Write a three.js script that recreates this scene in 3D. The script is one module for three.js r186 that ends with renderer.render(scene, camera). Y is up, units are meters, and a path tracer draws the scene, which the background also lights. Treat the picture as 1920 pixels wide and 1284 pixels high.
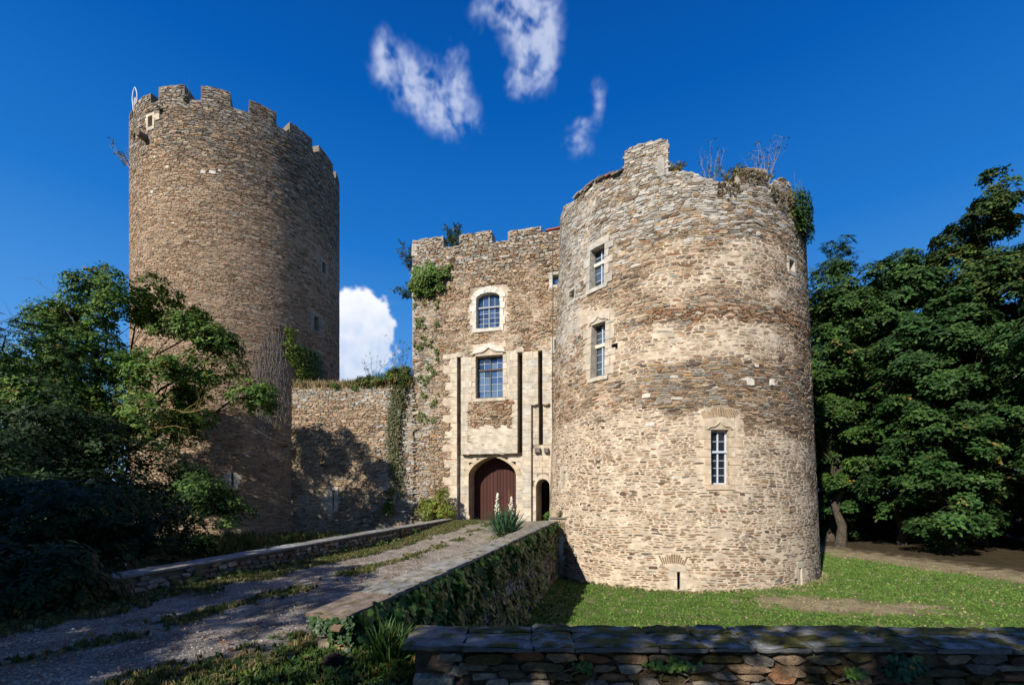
import * as THREE from 'three';
import { mergeGeometries } from 'three/addons/utils/BufferGeometryUtils.js';
import { createNoise2D, createNoise3D } from 'simplex-noise';

// ------------------------------------------------------------------ camera, sky, sun, exposure
// World: the gatehouse front stands on the plane z = 0, the gate near x = 0, the causeway runs along +z, y = 0 is the road in front of it.
const scene = new THREE.Scene();
const renderer = new THREE.WebGLRenderer({ antialias: true });
renderer.toneMapping = THREE.LinearToneMapping;
renderer.toneMappingExposure = 1.34;
renderer.shadowMap.enabled = true;

const camera = new THREE.PerspectiveCamera(2 * Math.atan(928 / 860) * 180 / Math.PI, 1920 / 1856, 0.1, 900);
camera.position.set(6.668, 1.72, 22.241);
camera.rotation.y = 14.36 * Math.PI / 180;
camera.setViewOffset(1920, 1856, 0, 0, 1920, 1284);   // shift lens: verticals stay upright
scene.add(camera);

const SUN_AZ = -19 * Math.PI / 180, SUN_EL = 32 * Math.PI / 180;
const SUN = new THREE.Vector3(Math.sin(SUN_AZ) * Math.cos(SUN_EL), Math.sin(SUN_EL), Math.cos(SUN_AZ) * Math.cos(SUN_EL));
const sun = new THREE.DirectionalLight(new THREE.Color(1.0, 0.945, 0.865), 5);
sun.position.copy(SUN).multiplyScalar(90);
sun.target.position.set(2, 4, 6);
sun.castShadow = true;
sun.shadow.mapSize.set(4096, 4096);
Object.assign(sun.shadow.camera, { left: -45, right: 45, top: 45, bottom: -45, near: 1, far: 220 });
sun.shadow.bias = -0.0005;
scene.add(sun, sun.target);

// ------------------------------------------------------------------ numbers
function rng(seed) {
  let a = seed >>> 0;
  return () => { a = (a + 0x6D2B79F5) | 0; let t = Math.imul(a ^ (a >>> 15), 1 | a); t = (t + Math.imul(t ^ (t >>> 7), 61 | t)) ^ t; return ((t ^ (t >>> 14)) >>> 0) / 4294967296; };
}
const n2 = createNoise2D(rng(11)), n3 = createNoise3D(rng(12));
const fbm = (x, y, o = 4) => { let s = 0, a = 1, t = 0; for (let i = 0; i < o; i++) { s += a * n2(x, y); t += a; a *= 0.5; x = x * 2.03 + 17.1; y = y * 2.03 - 9.7; } return s / t; };
const fbm3 = (x, y, z, o = 4) => { let s = 0, a = 1, t = 0; for (let i = 0; i < o; i++) { s += a * n3(x, y, z); t += a; a *= 0.5; x = x * 2.03 + 7.1; y = y * 2.03 - 9.7; z = z * 2.03 + 3.3; } return s / t; };
const clamp = (x, a = 0, b = 1) => Math.min(b, Math.max(a, x));
const lerp = (a, b, t) => a + (b - a) * t;
const ss = (a, b, x) => { const t = clamp((x - a) / (b - a)); return t * t * (3 - 2 * t); };
const box = (x, a, b, s) => ss(a - s, a + s, x) * (1 - ss(b - s, b + s, x));   // 1 between a and b
const mix3 = (a, b, t) => [lerp(a[0], b[0], t), lerp(a[1], b[1], t), lerp(a[2], b[2], t)];
const DEG = Math.PI / 180;
const V = (x, y, z) => new THREE.Vector3(x, y, z);
const stage = (s) => console.log('stage', s);

// ------------------------------------------------------------------ sky: clear deep blue air with loose cumulus shreds
{
  const W = 3072, H = 1536, data = new Float32Array(W * H * 4);
  const stops = [[0, [0.34, 0.55, 0.86]], [8, [0.18, 0.42, 0.81]], [16, [0.07, 0.285, 0.71]], [27, [0.014, 0.172, 0.57]], [40, [0.002, 0.100, 0.43]], [52, [0.0015, 0.064, 0.315]], [90, [0.001, 0.038, 0.21]]];
  const air = (e) => { for (let i = 1; i < stops.length; i++) if (e <= stops[i][0]) return mix3(stops[i - 1][1], stops[i][1], (e - stops[i - 1][0]) / (stops[i][0] - stops[i - 1][0])); return stops[6][1]; };
  // thin shreds: azimuth, elevation, half widths in degrees, strength, lean
  const shreds = [
    [-28.6, 41.4, 3.2, 2.2, 0.8, -0.5], [-24.8, 41.0, 3.6, 2.3, 0.95, -0.5], [-21.8, 39.9, 3.4, 2.3, 1.05, -0.4], [-21.2, 43.2, 1.5, 1.9, 0.75, 0.2], [-30.0, 43.0, 1.0, 1.4, 0.7, 0.2],
    [-14.6, 46.6, 4.4, 1.7, 1.0, 0], [-11.2, 45.3, 2.8, 2.4, 1.15, 0], [-11.6, 43.2, 2.9, 2.2, 1.0, 0], [-14.2, 41.7, 1.5, 1.2, 0.7, 0], [-15, 49.5, 5.0, 2.6, 0.9, 0],
    [-3.9, 41.0, 1.5, 1.0, 0.6, 0.3], [-3.5, 39.4, 0.8, 1.1, 0.65, 0], [-5.4, 38.7, 1.1, 0.6, 0.6, 0], [-6.5, 37.3, 2.4, 1.5, 0.75, -0.3], [-28.4, 22.1, 5, 0.35, 0.35, 0],
  ];
  const heaps = [[-33.6, 19.0, 3.6, 2.9], [-31.9, 19.4, 2.7, 3.0], [-36.5, 18.6, 4.0, 3.0], [-34.6, 15.2, 4.6, 3.0], [-41, 14, 4, 2.6]];
  const R = rng(77);
  for (let k = 0; k < 26; k++) {   // the same weather goes on all round
    const az = 40 + R() * 250, el = 14 + R() * 45;
    for (let j = 0; j < 4; j++) shreds.push([az + (R() - 0.5) * 9, el + (R() - 0.5) * 5, 1.2 + R() * 3, 0.9 + R() * 1.7, 0.55 + R() * 0.5, R() - 0.5]);
  }
  for (let k = 0; k < 12; k++) { const az = 30 + k * 22 + R() * 12, el = 5 + R() * 6; for (let j = 0; j < 4; j++) heaps.push([az + (R() - 0.5) * 8, el + (R() - 0.5) * 3, 3 + R() * 2.5, 1.8 + R() * 1.4]); }
  const wrap = (d) => ((d + 540) % 360) - 180;
  for (let row = 0; row < H; row++) {
    const el = ((row + 0.5) / H - 0.5) * 180, ce = Math.cos(el * DEG), y = Math.sin(el * DEG), base = air(Math.max(0, el));
    const near = shreds.filter((s) => Math.abs(el - s[1]) < s[3] * 2.6 + 2), nearH = heaps.filter((s) => Math.abs(el - s[1]) < s[3] * 2 + 2);
    for (let col = 0; col < W; col++) {
      const a = ((col + 0.5) / W - 0.5) * 2 * Math.PI, x = Math.cos(a) * ce, z = Math.sin(a) * ce;
      const az = Math.atan2(x, -z) / DEG, cs = x * SUN.x + y * SUN.y + z * SUN.z;
      let c = base;
      const halo = 0.10 * Math.exp((cs - 1) * 9);
      c = [c[0] + halo * 1.0, c[1] + halo * 0.95, c[2] + halo * 0.8];
      if (el > 0) {
        let f = 0, g = 0, top = 0;
        for (const s of near) { let dx = wrap(az - s[0]); if (Math.abs(dx) > s[2] * 3) continue; const dy = el - s[1] - s[5] * dx * 0.4; f += s[4] * Math.exp(-(dx * dx) / (s[2] * s[2]) - (dy * dy) / (s[3] * s[3])); }
        for (const s of nearH) { const dx = wrap(az - s[0]); if (Math.abs(dx) > s[2] * 3) continue; const q = Math.exp(-((dx * dx) / (s[2] * s[2]) + ((el - s[1]) ** 2) / (s[3] * s[3]))); g += q; top += q * (el - s[1]); }
        if (f > 0.03) {
          const w1 = fbm3(x * 14, y * 14, z * 14, 3), w2 = fbm3(x * 14 + 31, y * 14, z * 14, 3);
          const q = fbm3(x * 19 + w1 * 0.4, y * 19 + w2 * 0.4, z * 19, 8), q2 = fbm3(x * 70 + w2, y * 70, z * 70 + w1, 4);
          const d = Math.max(0, Math.min(f, 1.25) * (0.88 + q * 0.95 + q2 * 0.20) - 0.27);
          const al = 0.72 * (1 - Math.exp(-d * d * 2.0 - d * 0.5));
          c = mix3(c, mix3([0.34, 0.46, 0.78], [0.66, 0.72, 0.90], clamp(d * 0.9 + q2 * 0.3)), al);
        }
        if (g > 0.03) {
          const q = fbm3(x * 24, y * 24, z * 24, 5), d = ss(0.30, 0.52, g + q * 0.34);
          const under = clamp(0.5 + (top / Math.max(g, 0.01)) * 0.16 + q * 0.35);
          c = mix3(c, mix3([0.50, 0.62, 0.84], [0.90, 0.92, 0.97], under), d);
        }
      }
      const o = (row * W + col) * 4; data[o] = c[0] * 0.80; data[o + 1] = c[1] * 0.80; data[o + 2] = c[2] * 0.80; data[o + 3] = 1;
    }
  }
  const t = new THREE.DataTexture(data, W, H, THREE.RGBAFormat, THREE.FloatType);
  t.mapping = THREE.EquirectangularReflectionMapping; t.magFilter = t.minFilter = THREE.LinearFilter; t.needsUpdate = true;
  scene.background = t; scene.environment = t;
}
stage('sky');

// ------------------------------------------------------------------ textures: grain only, tileable
function tile(size, seed, fn) {   // fn(noise) -> [r, g, b] in sRGB 0..1; noise(cells, octaves) tiles
  const R = rng(seed), lat = new Float32Array(256 * 256).map(() => R() * 2 - 1);
  const val = (x, y, per) => {
    const xi = Math.floor(x), yi = Math.floor(y), fx = x - xi, fy = y - yi, sx = fx * fx * (3 - 2 * fx), sy = fy * fy * (3 - 2 * fy);
    const L = (i, j) => lat[(((j % per) + per) % per) * 256 + (((i % per) + per) % per)];
    return lerp(lerp(L(xi, yi), L(xi + 1, yi), sx), lerp(L(xi, yi + 1), L(xi + 1, yi + 1), sx), sy);
  };
  const data = new Uint8Array(size * size * 4);
  for (let j = 0; j < size; j++) for (let i = 0; i < size; i++) {
    const u = i / size, v = j / size;
    const noise = (cx, cy = cx, oct = 3) => { let s = 0, a = 1, t = 0; for (let o = 0, m = 1; o < oct && cx * m <= 256 && cy * m <= 256; o++, m *= 2) { s += a * val(u * cx * m, v * cy * m, 256 > cx * m ? Math.max(cx, cy) * m : 256); t += a; a *= 0.55; } return s / t; };
    const c = fn(noise, u, v), o = (j * size + i) * 4;
    for (let k = 0; k < 3; k++) data[o + k] = clamp(c[k]) * 255;
    data[o + 3] = 255;
  }
  return (srgb, rx = 1, ry = rx) => {
    const t = new THREE.DataTexture(data, size, size, THREE.RGBAFormat);
    t.wrapS = t.wrapT = THREE.RepeatWrapping; t.magFilter = THREE.LinearFilter; t.minFilter = THREE.LinearMipmapLinearFilter; t.generateMipmaps = true;
    t.colorSpace = srgb ? THREE.SRGBColorSpace : THREE.NoColorSpace; t.repeat.set(rx, ry); t.needsUpdate = true; return t;
  };
}
const grey = (x) => [x, x, x];
const texStone = tile(512, 3, (n) => { const a = n(16, 32, 4), b = n(64, 128, 2), l = n(10, 10, 4); const k = 0.86 + a * 0.16 + b * 0.12; return l > 0.42 ? [k * 1.04, k * 1.05, k * 1.02] : [k, k * 0.985, k * 0.97]; });
const texStoneBump = tile(512, 4, (n) => grey(0.5 + n(12, 24, 4) * 0.3 + n(96, 96, 2) * 0.25));
const texMortar = tile(512, 5, (n) => { const k = 0.88 + n(8, 8, 4) * 0.14 + n(128, 128, 1) * 0.05; return [k, k * 0.985, k * 0.96]; });
const texMortarBump = tile(512, 6, (n) => grey(0.5 + n(16, 16, 4) * 0.4 + n(128, 128, 1) * 0.15));
const texGravel = tile(1024, 7, (n) => { const p = n(180, 180, 1), q = n(90, 90, 2), k = 0.80 + n(7, 7, 4) * 0.12 + p * 0.20 + q * 0.12; return [k, k * 0.985, k * 0.965]; });
const texGravelBump = tile(1024, 8, (n) => grey(0.5 + n(160, 160, 1) * 0.3 + n(24, 24, 4) * 0.3));
const texWood = tile(512, 9, (n) => { const k = 0.80 + n(48, 3, 3) * 0.22 + n(120, 6, 1) * 0.14; return [k, k * 0.95, k * 0.93]; });
const texBark = tile(256, 10, (n) => { const k = 0.74 + n(18, 6, 4) * 0.3; return [k, k, k * 0.97]; });
const texBarkBump = tile(256, 13, (n) => grey(0.5 + n(20, 5, 4) * 0.5));
const texSlate = tile(512, 14, (n) => { const k = 0.84 + n(10, 14, 5) * 0.2 + n(80, 120, 1) * 0.09, l = n(9, 9, 4); return l > 0.36 ? [k * 1.12, k * 1.11, k * 1.0] : grey(k); });
const texLawn = tile(1024, 15, (n) => { const k = 0.76 + n(120, 120, 2) * 0.28 + n(9, 9, 4) * 0.12; return [k, k, k * 0.94]; });
const texLawnBump = tile(1024, 16, (n) => grey(0.5 + n(120, 120, 2) * 0.4 + n(20, 20, 3) * 0.2));
stage('textures');

const std = (p) => new THREE.MeshPhysicalMaterial({ roughness: 0.95, metalness: 0, specularIntensity: 0.35, ...p });
const M = {
  stone: std({ vertexColors: true, map: texStone(true, 0.9), bumpMap: texStoneBump(false, 0.9), bumpScale: 0.014 }),
  dressed: std({ vertexColors: true, map: texMortar(true, 0.8), bumpMap: texMortarBump(false, 0.8), bumpScale: 0.007 }),
  mortar: std({ vertexColors: true, map: texMortar(true, 0.7), bumpMap: texMortarBump(false, 0.7), bumpScale: 0.014 }),
  slate: std({ vertexColors: true, roughness: 0.78, map: texSlate(true, 1.3), bumpMap: texStoneBump(false, 1.3), bumpScale: 0.01 }),
  gravel: std({ vertexColors: true, map: texGravel(true, 0.4), bumpMap: texGravelBump(false, 0.4), bumpScale: 0.012 }),
  lawn: std({ vertexColors: true, map: texLawn(true, 0.35), bumpMap: texLawnBump(false, 0.35), bumpScale: 0.03 }),
  wood: std({ color: new THREE.Color().setRGB(0.105, 0.038, 0.030), roughness: 0.62, map: texWood(true, 0.8, 0.25) }),
  woodB: std({ color: new THREE.Color().setRGB(0.088, 0.033, 0.027), roughness: 0.66, map: texWood(true, 0.7, 0.22) }),
  paint: std({ color: new THREE.Color().setRGB(0.46, 0.49, 0.54), roughness: 0.6 }),
  paintOld: std({ color: new THREE.Color().setRGB(0.33, 0.35, 0.37), roughness: 0.7 }),
  frameBrown: std({ color: new THREE.Color().setRGB(0.11, 0.085, 0.07), roughness: 0.7 }),
  glass: new THREE.MeshPhysicalMaterial({ color: new THREE.Color().setRGB(0.16, 0.25, 0.36), roughness: 0.05, metalness: 0.75, specularIntensity: 1 }),
  glassB: new THREE.MeshPhysicalMaterial({ color: new THREE.Color().setRGB(0.075, 0.12, 0.18), roughness: 0.08, metalness: 0.75 }),
  glassDark: new THREE.MeshPhysicalMaterial({ color: new THREE.Color().setRGB(0.012, 0.013, 0.016), roughness: 0.08, metalness: 0 }),
  iron: std({ color: new THREE.Color().setRGB(0.05, 0.045, 0.042), roughness: 0.6, metalness: 0.5 }),
  cable: std({ color: new THREE.Color().setRGB(0.10, 0.095, 0.09), roughness: 0.6 }),
  bark: std({ color: new THREE.Color().setRGB(0.13, 0.105, 0.08), map: texBark(true, 1.5), bumpMap: texBarkBump(false, 1.5), bumpScale: 0.02 }),
  barkDark: std({ color: new THREE.Color().setRGB(0.07, 0.06, 0.048), map: texBark(true, 1.5), bumpMap: texBarkBump(false, 1.5), bumpScale: 0.02 }),
  lichenBark: std({ color: new THREE.Color().setRGB(0.36, 0.27, 0.09), map: texBark(true, 3) }),
  dryStem: std({ color: new THREE.Color().setRGB(0.30, 0.26, 0.22) }),
  twig: std({ color: new THREE.Color().setRGB(0.16, 0.13, 0.10) }),
  white: std({ color: new THREE.Color().setRGB(0.72, 0.70, 0.68), roughness: 0.5 }),
  tileRed: std({ vertexColors: true, map: texMortar(true, 2), roughness: 0.85 }),
};
const leafMat = (r, g, b, t = 0.35) => new THREE.MeshPhysicalMaterial({ color: new THREE.Color().setRGB(r, g, b), roughness: 0.62, transmission: t, thickness: 0, side: THREE.DoubleSide, specularIntensity: 0.35 });
M.leaf = leafMat(1, 1, 1, 0.32);
M.leafGloss = new THREE.MeshPhysicalMaterial({ color: 0xffffff, roughness: 0.45, transmission: 0.2, thickness: 0, side: THREE.DoubleSide, specularIntensity: 0.4 });
M.pebble = std({ color: 0xffffff });
M.blade = leafMat(1, 1, 1, 0.3);

// ------------------------------------------------------------------ scene graph helpers
const taken = {};
function numbered(name) { const k = taken[name] = (taken[name] ?? -1) + 1; return k ? name + '_' + String(k).padStart(3, '0') : name; }
function thing(name, label, category, pos = [0, 0, 0], group) {
  const o = new THREE.Group(); o.name = numbered(name); o.position.set(...pos); o.userData = { label, category }; if (group) o.userData.group = group; scene.add(o); return o;
}
function mesh(name, geo, mat, parent) { const m = new THREE.Mesh(geo, mat); m.name = name; m.castShadow = m.receiveShadow = true; parent.add(m); return m; }
function structure(name, geo, mat, label) { const m = mesh(numbered(name), geo, mat, scene); m.userData.kind = 'structure'; if (label) m.userData.label = label; return m; }
function stuffOf(m) { m.userData.kind = 'stuff'; return m; }
function part(name, parent) { const g = new THREE.Group(); g.name = name; parent.add(g); return g; }

// triangle soup with colour and uv
class Soup {
  constructor() { this.p = []; this.c = []; this.t = []; this.i = []; }
  v(x, y, z, c, u, w) { this.p.push(x, y, z); this.c.push(c[0], c[1], c[2]); this.t.push(u, w); return this.p.length / 3 - 1; }
  copy(i) { const { p, c, t } = this; p.push(p[3 * i], p[3 * i + 1], p[3 * i + 2]); c.push(c[3 * i], c[3 * i + 1], c[3 * i + 2]); t.push(t[2 * i], t[2 * i + 1]); return p.length / 3 - 1; }
  tri(a, b, c) { this.i.push(a, b, c); }
  quad(a, b, c, d) { this.i.push(a, b, c, a, c, d); }
  geo() {
    const g = new THREE.BufferGeometry();
    g.setAttribute('position', new THREE.Float32BufferAttribute(this.p, 3)); g.setAttribute('color', new THREE.Float32BufferAttribute(this.c, 3)); g.setAttribute('uv', new THREE.Float32BufferAttribute(this.t, 2));
    g.setIndex(this.i); g.computeVertexNormals(); return g;
  }
}
function paintGeo(g, c) { const n = g.attributes.position.count, a = new Float32Array(n * 3); for (let i = 0; i < n; i++) a.set(c, i * 3); g.setAttribute('color', new THREE.BufferAttribute(a, 3)); return g; }
// ------------------------------------------------------------------ masonry
// A wall face is a map (u along the wall, v up, w outwards) -> point, in metres, relative to its thing's base.
const planeFace = (ox, oy, oz, dx, dz) => { const l = Math.hypot(dx, dz); dx /= l; dz /= l; const nx = -dz, nz = dx; return { p: (u, v, w) => [ox + u * dx + w * nx, v - oy, oz + u * dz + w * nz], dir: () => [dx, dz, nx, nz] }; };
const roundFace = (base, R, Rref) => ({ p: (u, v, w) => { const a = u / Rref, r = R(v) + w; return [r * Math.sin(a), v - base, r * Math.cos(a)]; }, dir: (u) => { const a = u / Rref; return [Math.cos(a), -Math.sin(a), Math.sin(a), Math.cos(a)]; } });

// one stone: a polygon on the face, standing out to w1 from w0, with worn edges
function stone(s, F, pts, w0, w1, o) {
  const n = pts.length, { col, bevel = 0.014, bulge = 0.004, tu = 0, tv = 0, rnd, rough = 0 } = o;
  let cu = 0, cv = 0; for (const [u, v] of pts) { cu += u / n; cv += v / n; }
  const ring = (k, w) => pts.map(([u, v]) => {
    const du = u - cu, dv = v - cv, l = Math.hypot(du, dv) || 1, f = Math.max(0.25, 1 - k / l), uu = cu + du * f, vv = cv + dv * f;
    const j = 1 + (rnd ? (rnd() - 0.5) * 0.12 : 0);
    const q = F.p(uu, vv, w + (k ? tu * (uu - cu) + tv * (vv - cv) + (rough && rnd ? (rnd() - 0.5) * rough : 0) : 0));
    return s.v(q[0], q[1], q[2], [col[0] * j, col[1] * j, col[2] * j], uu, vv);
  });
  const a = ring(0, w0), b = ring(bevel, w1);
  for (let i = 0; i < n; i++) { const j = (i + 1) % n; s.quad(a[i], a[j], b[j], b[i]); }
  const f = b.map((i) => s.copy(i));   // a crisp arris: the face keeps its own normals
  let inner = f;
  if (o.detail) { const l = Math.min(...pts.map(([u, v]) => Math.hypot(u - cu, v - cv))); inner = ring(bevel + l * 0.5, w1 + bulge * 0.7); for (let i = 0; i < n; i++) { const j = (i + 1) % n; s.quad(f[i], f[j], inner[j], inner[i]); } }
  const q = F.p(cu, cv, w1 + bulge), c = s.v(q[0], q[1], q[2], col, cu, cv);
  for (let i = 0; i < n; i++) s.tri(inner[i], inner[(i + 1) % n], c);
}
// rubble in wavering courses; stones run long, bite into the courses above and below, and now and then span two
function cells(o) {
  const { u0, u1, v0, v1, course = [0.06, 0.14], asp = [1.8, 6], big = 0.06, seed = 1, keep } = o, R = rng(seed), out = [];
  for (let v = v0; v < v1;) {
    const h = lerp(course[0], course[1], R() * 0.7 + R() * 0.3);
    for (let u = u0 - R() * 0.5; u < u1;) {
      const w = clamp(h * lerp(asp[0], asp[1], R() * R() * 0.8 + R() * 0.2), 0.08, 0.66), hh = h * (0.84 + R() * 0.42), dv = (R() - 0.5) * h * 0.36;
      const two = R() < big, cu = u + w / 2, cv = v + h / 2 + dv + (two ? h * 0.4 : 0), b = (two ? 0.85 : 0.5) * hh;
      if (keep(cu, cv, w / 2, b)) out.push([cu, cv, (w / 2) * (two ? 0.85 : 1.03), b, (R() - 0.5) * 0.13 * (o.rot ?? 1)]);
      u += w;
    }
    v += h;
  }
  return out;
}
function outline(cu, cv, hw, hh, R, warp, rot = 0, lean = false) {
  const a = () => lerp(0.46, 0.97, R()), b = () => lerp(0.62, 1, R()), m = () => (R() - 0.5) * 0.9, c = Math.cos(rot), s = Math.sin(rot);
  const p = lean ? [[-hw * a(), -hh * b()], [hw * a(), -hh * b()], [hw, hh * m()], [hw * a(), hh * b()], [-hw * a(), hh * b()], [-hw, hh * m()]] : [[-hw * a(), -hh * b()], [hw * m(), -hh], [hw * a(), -hh * b()], [hw, hh * m()], [hw * a(), hh * b()], [hw * m(), hh], [-hw * a(), hh * b()], [-hw, hh * m()]];
  return p.map(([x, y]) => warp(cu + x * c - y * s, cv + x * s + y * c));
}
let tris = 0;
// lays the stones of a face; the ones that show largest become stones of their own, the rest one mass
function layStones(parent, F, o, basePos, most = 300, mat = M.stone) {
  const R = rng(o.seed * 7 + 5), eye = camera.position, list = [], wz = o.warp ?? 1;
  const warp = (u, v) => [u + n2(u * 0.7 + 40, v * 0.9) * 0.05 * wz, v + (n2(u * 0.35, v * 0.5) * 0.07 + n2(u * 1.6, v * 1.3 + 9) * 0.022) * wz];
  for (const [cu, cv, hw, hh, rot] of cells(o)) {
    const [su, sv] = warp(cu, cv), st = o.style(su, sv, R);
    if (!st) continue;
    const g = st.gap * 0.5, a = Math.max(hw - g, hw * 0.35), b = Math.max(hh - g * 0.8, hh * 0.35);
    const pts = outline(cu, cv, a, b, R, warp, rot * wz, o.lean), wb = st.base ?? 0;
    const q = F.p(su, sv, wb), x = q[0] + basePos[0] - eye.x, y = q[1] + basePos[1] - eye.y, z = q[2] + basePos[2] - eye.z, d2 = x * x + y * y + z * z;
    const [, , nx, nz] = F.dir(su), face = -(x * nx + z * nz) / Math.sqrt(d2);
    const cy = Math.cos(-camera.rotation.y), sy = Math.sin(-camera.rotation.y), vx = x * cy + z * sy, vz = -x * sy + z * cy;
    const seen = vz < -0.5 && Math.abs(vx / vz) < 1.1 && y / -vz < 1.05 && y / -vz > -0.4;
    list.push({ pts, st, wb, r: rng((R() * 1e9) | 0), size: seen ? (a * b * Math.max(0, face)) / d2 : 0, tu: (R() - 0.5) * (st.tilt ?? 0.12), tv: (R() - 0.35) * (st.tilt ?? 0.12) * 1.6 });
  }
  list.sort((a, b) => b.size - a.size);
  const emit = (s, k) => stone(s, F, k.pts, k.wb + (k.st.root ?? -0.05), k.wb + k.st.proud, { col: k.st.col, bevel: k.st.bevel ?? 0.008, bulge: k.st.bulge ?? 0.003, tu: k.tu, tv: k.tv, rnd: k.r, rough: k.st.rough ?? 0.006, detail: o.detail });
  const own = list.slice(0, most).filter((k) => k.size > 0 || list.length <= most), rest = list.slice(own.length);
  tris += list.length * (o.lean ? 18 : o.detail ? 40 : 24);
  for (const k of own) { const s = new Soup(); emit(s, k); mesh('stone', s.geo(), mat, parent); }
  if (rest.length) { const s = new Soup(); for (const k of rest) emit(s, k); stuffOf(mesh('rubble', s.geo(), mat, parent)); }
  return list.length;
}
// the mortar body behind the stones: a fine sheet with the openings left out, a broken or battlemented top, and a back
function wallBody(F, o) {
  const { u0, u1, v0, v1, top = () => v1, du = 0.12, dv = 0.12, us = [], vs = [], holes = [], look, back = 0.8, backDown = 3, tail } = o, s = new Soup();
  const lines = (a, b, step, extra) => {
    const ex = extra.filter((x) => x > a && x < b).concat([a, b]), out = [...ex];
    for (let x = a + step; x < b; x += step) if (!ex.some((e) => Math.abs(e - x) < step * 0.4)) out.push(x);
    out.sort((p, q) => p - q); return out.filter((x, i) => !i || x - out[i - 1] > 1e-5);
  };
  const U = lines(u0, u1, du, us.concat(holes.flatMap((h) => [h[0], h[1]]))), Vv = lines(v0, v1, dv, vs.concat(holes.flatMap((h) => [h[2], h[3]])));
  const tops = U.map(top), id = new Map();
  const at = (i, j) => {
    const k = i * 10000 + j; if (id.has(k)) return id.get(k);
    const v = Math.min(Vv[j], tops[i]), L = look(U[i], v), q = F.p(U[i], v, L.w), n = s.v(q[0], q[1], q[2], L.c, U[i], v); id.set(k, n); return n;
  };
  for (let i = 0; i < U.length - 1; i++) for (let j = 0; j < Vv.length - 1; j++) {
    if (Vv[j] >= tops[i] && Vv[j] >= tops[i + 1]) continue;
    const cu = (U[i] + U[i + 1]) / 2, cv = (Vv[j] + Vv[j + 1]) / 2;
    if (holes.some((h) => cu > h[0] && cu < h[1] && cv > h[2] && cv < h[3])) continue;
    s.quad(at(i, j), at(i + 1, j), at(i + 1, j + 1), at(i, j + 1));
  }
  const K = 6;   // wall head and inner face
  for (let i = 0; i < U.length - 1; i++) {
    const row = (x) => { const t = tops[x], r = []; for (let k = 0; k <= K; k++) { const L = look(U[x], t), q = F.p(U[x], t + (k && k < K ? n2(U[x] * 5, k * 3.1) * 0.02 : 0), lerp(L.w, -back, k / K)); r.push(s.v(q[0], q[1], q[2], L.c, U[x], t + k * back / K)); } const L = look(U[x], t - 0.5), q = F.p(U[x], Math.max(v0, t - backDown), -back); r.push(s.v(q[0], q[1], q[2], L.c, U[x], t + back + 3)); return r; };
    const a = row(i), b = row(i + 1); for (let k = 0; k <= K; k++) s.quad(a[k], b[k], b[k + 1], a[k + 1]);
  }
  if (tail) for (const u of [u0, u1]) {   // ends of a free wall
    const t = top(u), L = look(u, (v0 + t) / 2), f = [[v0, L.w], [t, L.w], [t, -back], [v0, -back]].map(([v, w]) => { const q = F.p(u, v, w); return s.v(q[0], q[1], q[2], L.c, w, v); });
    u === u0 ? s.quad(f[3], f[2], f[1], f[0]) : s.quad(f[0], f[1], f[2], f[3]);
  }
  return s.geo();
}
const rect = (u0, u1, v0, v1, R, j = 0.006) => { const k = () => (R() - 0.5) * 2 * j, um = (u0 + u1) / 2; return [[u0 + k(), v0 + k()], [um, v0 + k()], [u1 + k(), v0 + k()], [u1 + k(), v1 + k()], [um, v1 + k()], [u0 + k(), v1 + k()]]; };
const LIME = [0.665, 0.585, 0.465], LIMEGREY = [0.56, 0.525, 0.46], LIMEWHITE = [0.76, 0.72, 0.64];
function dressed(parent, F, pts, w0, w1, col, R, name = 'dressed_block') {
  const s = new Soup(), k = 0.90 + R() * 0.17, y = (R() - 0.5) * 0.06; stone(s, F, pts, w0, w1, { col: [col[0] * k * (1 + y), col[1] * k, col[2] * k * (1 - y)], bevel: 0.005, bulge: R() * 0.002, rnd: R });
  return mesh(name, s.geo(), M.dressed, parent);
}
// sides of an opening, along a closed or open path of (u, v)
function reveal(parent, F, path, wa, wb, col, closed = true, name = 'reveal') {
  const s = new Soup(), n = path.length, K = 3; let len = 0;
  const rows = path.map(([u, v], i) => { if (i) len += Math.hypot(u - path[i - 1][0], v - path[i - 1][1]); return Array.from({ length: K + 1 }, (_, k) => { const w = lerp(wa, wb, k / K), q = F.p(u, v, w), j = 1 + n2(u * 3 + k, v * 3) * 0.08; return s.v(q[0], q[1], q[2], col.map((c) => c * j), len, w); }); });
  for (let i = 0; i < n - (closed ? 0 : 1); i++) for (let k = 0; k < K; k++) { const a = rows[i], b = rows[(i + 1) % n]; s.quad(a[k], a[k + 1], b[k + 1], b[k]); }
  const g = s.geo().toNonIndexed(); g.computeVertexNormals();
  return mesh(name, g, M.dressed, parent);
}
// a chamfer-free box set on a face, in its tangent frame at (uc, vc)
function faceBox(F, uc, vc, w, x, y, sx, sy, sz) {
  const [dx, dz, nx, nz] = F.dir(uc), o = F.p(uc, vc, 0);
  const g = new THREE.BoxGeometry(sx, sy, sz); g.translate(x, y, w);
  g.applyMatrix4(new THREE.Matrix4().set(dx, 0, nx, o[0], 0, 1, 0, o[1], dz, 0, nz, o[2], 0, 0, 0, 1)); return g;
}
function faceTube(F, pts, r, seg = 5) { return new THREE.TubeGeometry(new THREE.CatmullRomCurve3(pts.map(([u, v, w]) => V(...F.p(u, v, w)))), pts.length * 3, r, seg); }

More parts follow.
